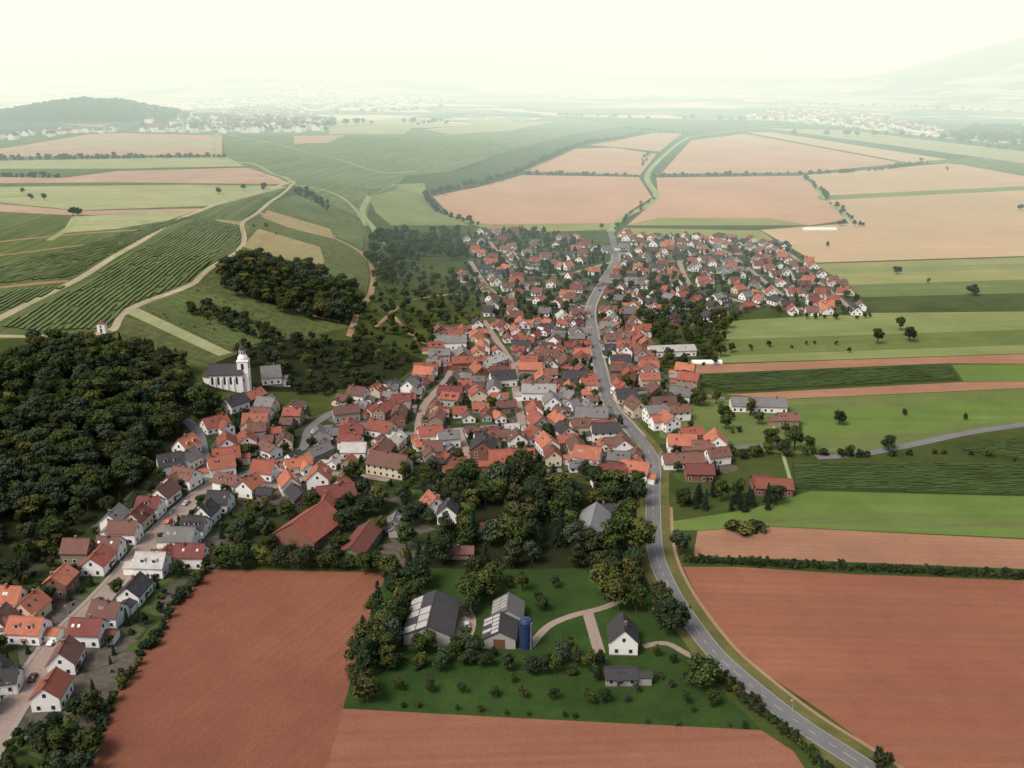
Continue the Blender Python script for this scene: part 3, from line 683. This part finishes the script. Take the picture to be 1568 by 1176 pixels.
def tree(x,y,h,kind='dec',parent=None,name=None,wide=1.0):
    if kind=='mix': kind='con' if random.random()<0.12 else 'dec'
    pool={'dec':DEC,'con':CON,'bush':BUSH}[kind]; me=random.choice(pool)
    base={'dec':10.3,'con':12,'bush':3.5}[kind]; s=h/base
    o=bpy.data.objects.new(name or {'dec':'deciduous_tree','con':'spruce_tree','bush':'bush'}[kind],me)
    o.location=(x,y,hz(x,y)-0.2); k=wide*random.uniform(0.85,1.2); o.scale=(s*k,s*k*random.uniform(.9,1.1),s); o.rotation_euler=(0,0,random.uniform(0,6.28))
    COL.objects.link(o); NT[0]+=1
    if parent: o.parent=parent
    return o
def empty(name):
    e=bpy.data.objects.new(name,None); COL.objects.link(e); return e
def blocked(x,y,m=1.5):
    for h in houses:
        dx,dy=x-h[0],y-h[1]
        if abs(dx)>25 or abs(dy)>25: continue
        c,s=math.cos(h[2]),math.sin(h[2])
        if abs(dx*c+dy*s)<h[3]+m and abs(-dx*s+dy*c)<h[4]+m: return True
    return False
def wood(name,poly,sp,hr,kind='dec',road=2.5,hm=1.0,wide=1.0,prob=1.0,world=False,own=False):
    Pw=poly if world else GP(poly); a=np.array(Pw); x0,y0=a.min(0);x1,y1=a.max(0)
    e=None if own else empty(name); nx=int((x1-x0)/sp)+2; ny=int((y1-y0)/(sp*0.9))+2
    gx,gy=np.meshgrid(np.arange(nx),np.arange(ny)); X=x0+(gx+0.5*(gy%2))*sp+np.random.uniform(-.45,.45,gx.shape)*sp; Y=y0+gy*sp*0.9+np.random.uniform(-.45,.45,gx.shape)*sp
    ins=pip(Pw,X,Y)
    for x,y in zip(X[ins],Y[ins]):
        if random.random()>prob: continue
        if near_street(x,y)[0]<road or blocked(x,y,hm): continue
        k=random.choice(kind) if isinstance(kind,(list,tuple)) else kind
        h=random.uniform(*hr)*(0.35 if k=='bush' else 1)
        tree(x,y,h,k,e,name if own else None,wide)
def hedge(name,pts,sp,h,kind='bush',wide=1.1,gap=0.0):
    L=smooth(GP(pts),4); e=empty(name); acc=0
    for a,b in zip(L[:-1],L[1:]):
        d=math.hypot(b[0]-a[0],b[1]-a[1]); 
        if d<1e-6: continue
        while acc<d:
            t=acc/d; 
            if random.random()>gap: tree(a[0]+(b[0]-a[0])*t+random.uniform(-.3,.3)*sp,a[1]+(b[1]-a[1])*t+random.uniform(-.3,.3)*sp,h*random.uniform(.6,1.3),kind,e,None,wide)
            acc+=sp*random.uniform(.8,1.2)
        acc-=d
wood('hillside_forest',[(-400,600),(-100,580),(0,560),(60,535),(150,532),(215,540),(290,565),(312,605),(350,640),(285,645),(262,690),(215,740),(130,790),(0,800),(-400,860)],6.2,(8,12),'mix',road=3,hm=3,wide=1.15)
wood('hillside_thicket',[(0,800),(130,790),(215,740),(150,800),(60,880),(-10,930),(-150,990),(-400,1000),(-400,860)],5.6,(4,10),['dec','dec','bush'],road=3,hm=3,prob=0.9,wide=1.1)
wood('slope_wood',[(335,425),(350,408),(400,402),(470,415),(540,445),(562,475),(540,505),(490,495),(430,478),(380,462),(340,445)],7,(6,13),'dec',prob=.93)
wood('church_wood',[(290,600),(330,565),(380,560),(330,545),(420,520),(480,522),(560,525),(600,545),(650,555),(600,590),(540,600),(470,612),(400,600),(340,612)],8,(5,10),['dec','dec','bush'],hm=1.5,prob=0.9)
wood('church_wood',[(300,600),(360,600),(365,612),(330,650),(300,640),(310,610)],6,(4,7),['dec','bush'],hm=0,prob=0.9)
wood('hedge_wood',[(285,475),(320,470),(410,505),(440,520),(390,520),(300,490)],6,(5,8))
wood('valley_wood',[(562,400),(575,365),(620,355),(700,358),(715,400),(690,400),(640,395),(610,420),(590,440),(570,430)],9,(7,12),prob=0.8)
wood('garden_trees',[(570,440),(640,400),(705,425),(740,460),(740,500),(680,515),(650,550),(540,520)],10,(4,9),['dec','dec','bush'],prob=0.85)
wood('plateau_bushes',[(445,295),(465,290),(505,315),(500,322)],7,(5,8),['dec','bush'])
wood('plateau_bushes',[(380,345),(395,345),(445,365),(440,368)],8,(4,6),['dec','bush'])
for nm,q,s,pr in (('garden_trees',CORE,6.5,0.5),('garden_trees',NW,8,0.95),('garden_trees',EAST,8,0.7),('garden_trees',WEST,6.5,0.65),('garden_trees',RC2,8,0.8),('garden_trees',RC,8,0.6)):
    wood(nm,q,s,(4,8),['dec','dec','bush','bush','con'],road=1.2,hm=0.5,prob=pr)
wood('garden_trees',[(948,420),(1050,430),(1110,470),(1110,495),(1060,500),(960,480),(930,450)],7.5,(6,9),['dec','dec','bush'],prob=0.8,hm=.4)
wood('garden_trees',[(920,455),(1060,500),(1120,490),(1100,560),(1010,575),(985,520)],9,(6,10),['dec','dec','bush'],prob=0.85)
wood('garden_trees',[(1000,620),(1110,610),(1200,635),(1250,690),(1190,700),(1120,680),(1040,665)],10,(5,10),['dec','dec','bush'],prob=0.8)
wood('garden_trees',[(365,612),(270,690),(150,800),(0,900),(-150,1100),(-100,1300),(120,1250),(150,1110),(185,1045),(245,955),(312,872),(430,850),(430,770),(340,750)],6.0,(3,7.5),['dec','bush','bush','con','dec'],road=1.5,hm=0.6,prob=0.78)
wood('garden_trees',[(430,775),(500,760),(620,735),(700,725),(690,790),(620,860),(590,878),(330,872),(370,790)],7.0,(5,10),['dec','dec','bush'],hm=1,prob=0.8)
wood('park_wood',[(640,872),(650,830),(690,805),(705,745),(760,738),(820,728),(900,750),(985,765),(1000,840),(1008,885),(960,900),(900,880),(850,862),(760,882),(700,870)],8.5,(8,16.5),['dec','dec','dec','con'],hm=1.2,prob=0.95,own=True)
wood('deciduous_tree',[(700,885),(760,890),(760,925),(700,935)],8,(8,11),'dec',own=True)
wood('deciduous_tree',[(870,900),(930,888),(1030,905),(1060,965),(1010,1000),(960,960),(890,925)],8.5,(9,14),'dec',hm=1.5,prob=0.9,own=True)
wood('boundary_tree_belt',[(595,885),(655,885),(645,925),(622,1000),(590,1015),(565,1078),(526,1085),(550,1000),(578,930)],5.2,(8,12),['dec','con','dec'],hm=.8)
wood('boundary_tree_belt',[(590,995),(640,995),(740,1003),(835,1008),(925,1012),(938,1045),(890,1040),(750,1032),(590,1028)],4.6,(5,8.5),['dec','dec','bush'],hm=.5)
wood('deciduous_tree',[(700,940),(745,935),(745,990),(705,1000)],7,(6,9),'dec',own=True)
wood('spruce_tree',[(1025,782),(1060,757),(1215,760),(1205,778),(1130,785),(1060,788)],6.5,(7,10),['con','dec'],own=True)
wood('roadside_wood',[(905,745),(985,750),(990,790),(940,790)],7,(7,11),['dec','con'])
wood('corner_wood',[(-100,1120),(0,1125),(60,1105),(150,1085),(165,1115),(140,1180),(100,1250),(-100,1300)],5.4,(5,9),['dec','bush','dec'],prob=0.95)
hedge('field_hedge',[(320,872),(400,870),(500,872),(590,880)],4,7,'dec')
hedge('field_hedge',[(310,880),(250,960),(190,1050),(150,1130)],4,3.0,gap=.2)
hedge('roadside_hedge',[(1098,1040),(1150,1082),(1200,1120),(1250,1165),(1280,1195)],1.8,2.6)
hedge('roadside_hedge',[(1105,1030),(1160,1075)],2.5,2.4)
hedge('field_hedge',[(1050,860),(1300,872),(1568,885),(1800,895)],1.9,2.2)
hedge('field_hedge',[(1054,856),(1300,868),(1568,880),(1800,890)],1.9,2.0)
hedge('lane_hedge',[(1235,695),(1320,700),(1460,694),(1568,708)],4,3.4,gap=0.3)
hedge('village_hedge',[(1190,695),(1120,700),(1010,665)],5,5,'dec',gap=.3)
hedge('village_edge_trees',[(1060,500),(1120,492),(1165,470),(1225,488),(1330,486),(1340,478)],7,5,'dec',gap=.3)
hedge('plateau_hedge',[(-100,246),(0,245),(150,243),(345,241)],7,6); hedge('plateau_hedge',[(-60,271),(0,271),(95,272)],7,6)
hedge('valley_hedge',[(800,267),(880,269),(975,271)],7,6,gap=.25); hedge('valley_hedge',[(1003,271),(1120,269),(1230,267)],7,6,gap=.2); hedge('valley_hedge',[(1230,267),(1330,262),(1420,250)],8,6.5,gap=.2)
hedge('stream_trees',[(662,300),(700,290),(745,282),(800,264),(850,240),(885,225),(940,216),(985,205)],9,9,'dec'); hedge('stream_trees',[(650,300),(665,322),(700,338),(735,347)],8,8,'dec')
hedge('track_trees',[(1235,275),(1270,308),(1300,338)],14,7,'dec',gap=.3); hedge('track_trees',[(1060,207),(1000,202),(940,198)],14,9,'dec')
hedge('track_trees',[(1285,346),(1330,347)],7,7,'dec'); hedge('track_trees',[(1100,187),(1230,196),(1400,206)],20,9,'dec',gap=.3)
hedge('meadow_tree_row',[(1125,535),(1200,532),(1310,526)],12,3.6,'dec'); hedge('track_trees',[(940,352),(965,330),(1000,306)],22,6,'dec')
hedge('track_trees',[(985,255),(992,235)],16,6,'dec'); hedge('field_shrubs',[(640,192),(700,178),(760,172)],30,9,'dec')
for (u,v,h,k,w) in [(1343,527,11,'dec',1),(1392,523,11,'dec',1),(1378,506,9,'dec',1),(1374,420,8,'dec',1.1),(1267,378,6,'dec',1),(1421,434,5,'dec',1),(1490,452,9,'dec',1.7),(1562,322,8,'dec',1.1),(1450,262,8,'dec',1),(1285,650,8,'dec',1),(1216,690,11,'dec',1.1),(1360,690,8,'dec',1.2),
 (1040,850,10.5,'dec',1.1),(1137,814,4.5,'bush',2.2),(1120,812,4.5,'bush',1.6),(1157,812,4.5,'bush',1.6),(1073,1052,10.5,'dec',1.1),(1348,1176,5,'bush',1),(335,297,7,'dec',1),(373,292,7,'dec',1),(404,290,8,'dec',1),(403,293,6,'dec',1),(68,307,7,'dec',1),(48,307,7,'dec',1),(35,297,6,'dec',1),(112,330,8,'dec',1.3),(120,330,7,'dec',1.3),
 (540,185,9,'dec',1),(921,352,7,'dec',1),(1410,248,8,'dec',1.5),(1120,540,6,'dec',1),(1478,643,4,'dec',1),(1385,636,4,'dec',1),(1300,540,4,'dec',1),(800,905,7,'dec',1),(560,880,9,'dec',1),(830,935,6,'dec',1),(1240,690,7,'dec',1),(1300,700,6,'dec',1),(540,745,11,'dec',1.1),(960,600,10,'dec',1.1),(1065,620,9,'dec',1),(780,900,5,'dec',1),(640,900,8,'dec',1),(825,920,4,'dec',1),(850,900,5,'dec',1)]:
    tree(*G(u,v),h,k,None,None,w)
for (u,v,h) in [(611,1057,4.5),(660,1060,4.5),(707,1062,4),(757,1066,3.6),(800,1068,4),(848,1072,4.5),(898,1072,4),(925,1076,5),(1050,1078,4.2),(1090,1080,5.5),(640,1083,2.2),(735,1090,2.2),(865,1098,2.2),(905,1078,4),(975,1060,3.5),(1010,1040,3),(1028,1052,3),(990,1108,2),(1037,1112,2),(1115,1112,2),(575,1065,2.5),(617,1083,2),(775,1095,2),(700,1088,2),(808,1096,2),(1140,1115,2.5),(880,1100,2),(1030,1015,3.5),(1005,1005,4),(1060,1090,2),(960,1075,3),(785,1045,3)]:
    tree(*G(u,v),h,'dec',None,'orchard_tree',1.05)
ell=[(-1080+250*math.cos(a),2480+250*math.sin(a)) for a in np.linspace(0,6.28,20)[:-1]]
wood('distant_hill_wood',ell,16,(10,19),'dec',wide=1.5,world=True,prob=.92)
ell=[(-1650+420*math.cos(a),2400+330*math.sin(a)) for a in np.linspace(0,6.28,20)[:-1]]
wood('distant_hill_wood',ell,24,(13,19),'dec',wide=1.7,world=True,prob=.8)
for L in ([(500,178),(640,170),(700,165)],[(200,185),(330,182),(430,186)],[(860,178),(1000,184),(1200,186)],[(420,150),(600,152),(700,160)],[(1150,160),(1350,165),(1568,175)],[(640,150),(900,152)],[(1220,208),(1400,212),(1568,235)],[(500,196),(600,190),(700,192)]):
    hedge('distant_tree_line',L,30,15,'dec',1.4,gap=.3)
wood('distant_hill_wood',[(1440,215),(1500,195),(1700,200),(1800,240),(1568,225)],34,(13,18),'dec',wide=1.7)
wood('town_trees',[(200,200),(215,182),(300,172),(420,168),(500,185),(500,202),(340,202)],34,(9,14),'dec',wide=1.3,prob=.7)
# ------------------------------------------------------------------ vine rows
def vines(name,poly,a,sp,h=1.5,w=0.9,seg=3.0,mat=None):
    Pw=GP(poly); c,s=math.cos(-a),math.sin(-a); Q=np.array([(x*c-y*s,x*s+y*c) for x,y in Pw])
    c2,s2=math.cos(a),math.sin(a); Pl=[tuple(q) for q in Q]
    yy=Q[:,1].min()+sp/2
    V=[];Fc=[]
    while yy<Q[:,1].max():
        xs=[]
        for (x1,y1),(x2,y2) in zip(Pl,Pl[1:]+Pl[:1]):
            if (y1>yy)!=(y2>yy): xs.append(x1+(x2-x1)*(yy-y1)/(y2-y1))
        xs.sort()
        for x0,x1 in zip(xs[0::2],xs[1::2]):
            n=int((x1-x0)/seg)
            if n<2: continue
            X=x0+np.arange(n+1)*(x1-x0)/n
            wx=X*c2-yy*s2; wy=X*s2+yy*c2; zz=height(wx,wy)
            b0=len(V)
            for i in range(n+1):
                hh=h*random.uniform(.55,1.15); ww=w*random.uniform(.6,1.15)/2; j=random.uniform(-.2,.2)
                nx,ny=-s2,c2
                for (o,zq) in ((-ww+j,-0.5),(-ww+j,hh*0.8),(j,hh),(ww+j,hh*0.8),(ww+j,-0.5)):
                    V.append((wx[i]+nx*o,wy[i]+ny*o,zz[i]+zq))
            for i in range(n):
                if random.random()<0.04: continue
                for k in range(4): Fc.append((b0+i*5+k,b0+(i+1)*5+k,b0+(i+1)*5+k+1,b0+i*5+k+1))
        yy+=sp
    me=bpy.data.meshes.new(name); me.from_pydata(V,[],Fc); me.materials.append(mat); o=bpy.data.objects.new(name,me); COL.objects.link(o)
VM=plain('vine_foliage',(0.055,0.085,0.026),0.7,0.05,objvar=0)
VH=plain('hill_vine_foliage',(0.115,0.15,0.055),0.65,0.02,objvar=0)
vines('vineyard_rows',[(1214,708),(1568,713),(1800,716),(1800,758),(1568,758),(1218,749)],aR,1.9,h=1.2,w=1.1,mat=VM)
vines('vineyard_rows',[(1034,577),(1440,559),(1466,581),(1112,600)],ang((1050,575),(1440,559)),1.9,h=1.2,w=1.1,mat=VM)
vines('vineyard_rows',[(1470,690),(1568,672),(1800,650),(1800,702),(1568,704)],aR,1.9,h=1.2,w=1.1,mat=VM)
vines('vineyard_rows',[(215,472),(300,442),(330,452),(400,490),(440,515),(370,535),(358,535)],ang((230,480),(360,535)),2.3,h=1.2,w=1.2,mat=VH)
aH=ang((0,415),(190,372))
vines('vineyard_rows',[(0,500),(120,440),(210,383),(300,335),(365,345),(368,372),(305,415),(285,432),(190,470),(160,503),(60,508)],aL,2.5,h=0.7,w=1.9,seg=6,mat=VH)
vines('vineyard_rows',[(0,478),(0,446),(110,438),(60,455)],aL,2.5,h=0.7,w=1.9,seg=6,mat=VH)
vines('vineyard_rows',[(-50,410),(0,408),(90,385),(200,355),(300,330),(200,372),(110,424),(0,434)],aH,2.5,h=0.7,w=1.9,seg=6,mat=VH)
vines('vineyard_rows',[(435,470),(500,400),(540,420),(555,440),(560,460),(520,440),(470,420)],ang((400,400),(540,440)),2.6,h=1.2,w=1.3,mat=VH)
vines('vineyard_rows',[(350,400),(372,380),(455,405),(440,408),(400,400)],ang((372,380),(455,402)),2.6,mat=VH)
vines('vineyard_rows',[(415,318),(468,296),(500,325),(555,350),(558,385),(520,365),(505,348)],ang((420,320),(500,345)),3.0,h=1.1,w=1.5,seg=5,mat=VH)
# ------------------------------------------------------------------ road markings + pavements
def sheet(name,L,o0,o1,z,mat,dash=None,thick=None):
    V=[];Fc=[]
    if dash:
        LL=[L[0]];
        for a,b in zip(L[:-1],L[1:]):
            d=math.hypot(b[0]-a[0],b[1]-a[1]); n=max(1,int(d/1.5))
            for k in range(1,n+1): LL.append((a[0]+(b[0]-a[0])*k/n,a[1]+(b[1]-a[1])*k/n))
        L=LL
    A=offs(L,o0);B=offs(L,o1); acc=0
    for i in range(len(L)-1):
        acc+=math.hypot(L[i+1][0]-L[i][0],L[i+1][1]-L[i][1])
        if dash and (acc%dash)>dash*0.45: continue
        b=len(V); q=[A[i],A[i+1],B[i+1],B[i]]
        for p in q: V.append((p[0],p[1],hz(*p)+z))
        Fc.append((b+3,b+2,b+1,b))
        if thick:
            for p in q: V.append((p[0],p[1],hz(*p)-0.3))
            Fc+= [(b,b+1,b+5,b+4),(b+2,b+3,b+7,b+6)]
    me=bpy.data.meshes.new(name); me.from_pydata(V,[],Fc); me.materials.append(mat); o=bpy.data.objects.new(name,me); COL.objects.link(o)
PAINT=plain('road_paint',(0.5,0.5,0.48),0.4,2,objvar=0); PAV=plain('paving',(0.30,0.26,0.24),0.3,1,objvar=0)
sheet('road_edge_line',MAIN[:48],2.95,2.83,0.03,PAINT); sheet('road_edge_line',MAIN[:48],-2.83,-2.95,0.03,PAINT); sheet('road_centre_line',MAIN[:75],0.07,-0.07,0.03,PAINT,dash=6)
sheet('pavement',STA,4.5,3.1,0.13,PAV,thick=1); sheet('pavement',STA,-3.1,-4.5,0.13,PAV,thick=1)
sheet('pavement',MAIN[48:82],4.3,3.1,0.13,PAV,thick=1); sheet('pavement',MAIN[48:82],-3.1,-4.3,0.13,PAV,thick=1)
# ------------------------------------------------------------------ cars, lamps
TYRE=plain('tyre',(0.02,0.02,0.02),0.1)
def car(u,v,c,off=0):
    x,y=G(u,v); d,a=near_street(x,y); mb=MB()
    prof=[(-2.1,0.35),(-2.15,0.8),(-1.95,0.95),(-1.3,1.0),(-0.8,1.42),(0.7,1.45),(1.35,1.0),(2.0,0.88),(2.15,0.6),(2.1,0.35)]
    n=len(prof); vs=[(p[0],-0.85,p[1]) for p in prof]+[(p[0],0.85,p[1]) for p in prof]
    vs=[(q[0],q[1]*(0.8 if q[2]>1.2 else 1),q[2]) for q in vs]
    mb.add(vs,[tuple(range(n)),tuple(range(2*n-1,n-1,-1))]+[(k,n+k,n+(k+1)%n,(k+1)%n) for k in range(n)],0)
    for s in (1,-1):
        mb.add([(-1.1,s*0.82,1.03),(1.15,s*0.82,1.03),(0.65,s*0.72,1.38),(-0.75,s*0.72,1.38)],[(0,1,2,3) if s<0 else (3,2,1,0)],1)
    mb.add([(0.78,-0.62,1.42),(0.78,0.62,1.42),(1.33,0.75,1.04),(1.33,-0.75,1.04)],[(3,2,1,0)],1)
    mb.add([(-0.86,-0.62,1.39),(-0.86,0.62,1.39),(-1.27,0.75,1.05),(-1.27,-0.75,1.05)],[(0,1,2,3)],1)
    for wx in (-1.35,1.3):
        for s in (1,-1): cyl(mb,(wx,s*0.68,0.32),(wx,s*0.9,0.32),0.32,0.32,12,2); mb.lathe([(0.3,0),(0.3,0.01)],10,2,T=lambda p,wx=wx,s=s:(wx+p[0],s*0.9+p[2]*s,0.32+p[1]))
    mb.obj('parked_car' if off else 'car',[plain('car_paint',c,0.0,1,0.3,0.5,0),GLASS,TYRE],(x,y,hz(x,y)+0.02),a)
for q in [(258,800,(0.6,0.08,0.03),0),(205,863,(0.7,0.7,0.7),1),(150,922,(0.05,0.06,0.1),1),(80,985,(0.6,0.6,0.62),1),(50,1040,(0.1,0.02,0.02),1),(640,708,(0.7,0.7,0.7),1),(650,712,(0.05,0.05,0.06),1),(285,772,(0.4,0.4,0.42),1),(115,955,(0.75,0.75,0.75),1),(906,560,(0.7,0.7,0.7),0),(918,445,(0.05,0.05,0.2),0),(1002,735,(0.03,0.03,0.03),0),(715,960,(0.5,0.5,0.5),1),(480,662,(0.6,0.6,0.6),1),(850,648,(0.3,0.02,0.02),1)]: car(*q)
STEEL=plain('galvanised_steel',(0.45,0.45,0.45),0.2)
for (u,v) in [(1213,1092),(1010,705),(20,1065),(105,945),(190,880),(262,800),(945,612),(925,555),(917,480)]:
    x,y=G(u,v); mb=MB(); cyl(mb,(0,0,0),(0,0,4.5),0.07,0.05,8,0); cyl(mb,(0,0,4.4),(1.0,0,4.7),0.05,0.04,6,0); mb.box(0.7,1.3,-0.14,0.14,4.64,4.78,0); mb.obj('street_lamp',[STEEL],(x,y,hz(x,y)),random.uniform(0,6))
# ------------------------------------------------------------------ distant towns
def town(name,poly,n,sc=1.0):
    Pw=GP(poly); a=np.array(Pw); x0,y0=a.min(0);x1,y1=a.max(0); mb=MB(); c=0
    while c<n:
        x=random.uniform(x0,x1);y=random.uniform(y0,y1)
        if not pip(Pw,[x],[y])[0]: continue
        z=hz(x,y); t=random.choice((0.2,1.77))+random.uniform(-.3,.3); co,si=math.cos(t),math.sin(t)
        l,w,e=random.uniform(10,18)*sc,random.uniform(8,12)*sc,random.uniform(4,8)*sc
        rf=random.choice((1,1,2,2,3,3,3)); h,k=l/2,w/2; r=w*0.4
        T_=lambda p:(x+p[0]*co-p[1]*si,y+p[0]*si+p[1]*co,z+p[2])
        mb.add([(-h,-k,-4),(h,-k,-4),(h,k,-4),(-h,k,-4),(-h,-k,e),(h,-k,e),(h,k,e),(-h,k,e),(h,0,e+r),(-h,0,e+r)],[(0,1,5,4),(2,3,7,6),(1,2,6,8,5),(3,0,4,9,7)],0,T_)
        mb.add([(-h-.4,-k-.4,e-.1),(h+.4,-k-.4,e-.1),(h+.4,0,e+r+.2),(-h-.4,0,e+r+.2),(-h-.4,k+.4,e-.1),(h+.4,k+.4,e-.1)],[(0,1,2,3),(3,2,5,4)],rf,T_)
        c+=1
    mb.obj(name,[WALL['white'],ROOF['red'],ROOF['brown'],ROOF['dark']])
town('distant_town',[(200,202),(215,182),(300,170),(420,166),(510,184),(510,203),(340,204)],560,1.35)
town('distant_town',[(-100,225),(0,212),(90,200),(150,196),(190,200),(60,212)],60)
town('distant_town',[(230,165),(380,150),(520,142),(680,148),(640,165),(500,172),(380,168)],380,1.4)
town('distant_town',[(1130,180),(1200,168),(1330,178),(1440,200),(1420,208),(1250,190)],260,1.2)
town('distant_town',[(380,140),(500,128),(620,134),(600,142),(450,145)],200,1.5)
# ------------------------------------------------------------------ haze (self-glowing volumes stand in for sunlight scattered by the air)
def haze(y0,y1,zt,dens,lin,k=(0.78,1.0,1.02)):
    mb=MB(); mb.box(-50000-y0*0.01,50000+y0*0.01,y0,y1,-300-y0*0.01,zt,0)
    m=bpy.data.materials.new('haze_glow'); m.use_nodes=True; nt=m.node_tree; nt.nodes.clear()
    out=nt.nodes.new('ShaderNodeOutputMaterial'); ab=nt.nodes.new('ShaderNodeVolumeAbsorption'); em=nt.nodes.new('ShaderNodeEmission'); ad=nt.nodes.new('ShaderNodeAddShader')
    D=dens*2; ab.inputs['Density'].default_value=D; ab.inputs['Color'].default_value=(1-k[0]/2,1-k[1]/2,1-k[2]/2,1)
    em.inputs['Color'].default_value=(lin[0]*k[0],lin[1]*k[1],lin[2]*k[2],1); em.inputs['Strength'].default_value=dens
    nt.links.new(ab.outputs[0],ad.inputs[0]); nt.links.new(em.outputs[0],ad.inputs[1]); nt.links.new(ad.outputs[0],out.inputs['Volume'])
    return mb.obj('haze',[m])
LIN=(1.06,1.06,0.89)
haze(650,55000,1200,1/3000,LIN)
haze(1900,56000,1300,1/7000,LIN)
# ------------------------------------------------------------------ light
w=bpy.data.worlds.new('World'); S.world=w; w.use_nodes=True; nt=w.node_tree; bg=nt.nodes['Background']
sky=nt.nodes.new('ShaderNodeTexSky'); sky.sky_type='NISHITA'; sky.sun_disc=False; sky.dust_density=6; sky.air_density=1.0; sky.ozone_density=0.4
EL=math.radians(52); AZ=math.radians(-48)
sky.sun_elevation=EL; sky.sun_rotation=math.radians(228); nt.links.new(sky.outputs[0],bg.inputs[0]); bg.inputs[1].default_value=0.13
sl=bpy.data.lights.new('sun','SUN'); sl.energy=2.1; sl.angle=math.radians(22); sl.color=(1,0.95,0.86); so=bpy.data.objects.new('sun',sl); COL.objects.link(so)
so.rotation_euler=(math.pi/2-EL,0,AZ)
cam=bpy.data.cameras.new('camera'); cam.sensor_width=36; cam.lens=F/1568*36; cam.clip_start=1; cam.clip_end=120000
co=bpy.data.objects.new('camera',cam); co.location=(0,0,CAMH); co.rotation_euler=(math.pi/2-PITCH,0,0); COL.objects.link(co); S.camera=co
S.view_settings.view_transform='Standard'; S.view_settings.look='None'; S.view_settings.exposure=0
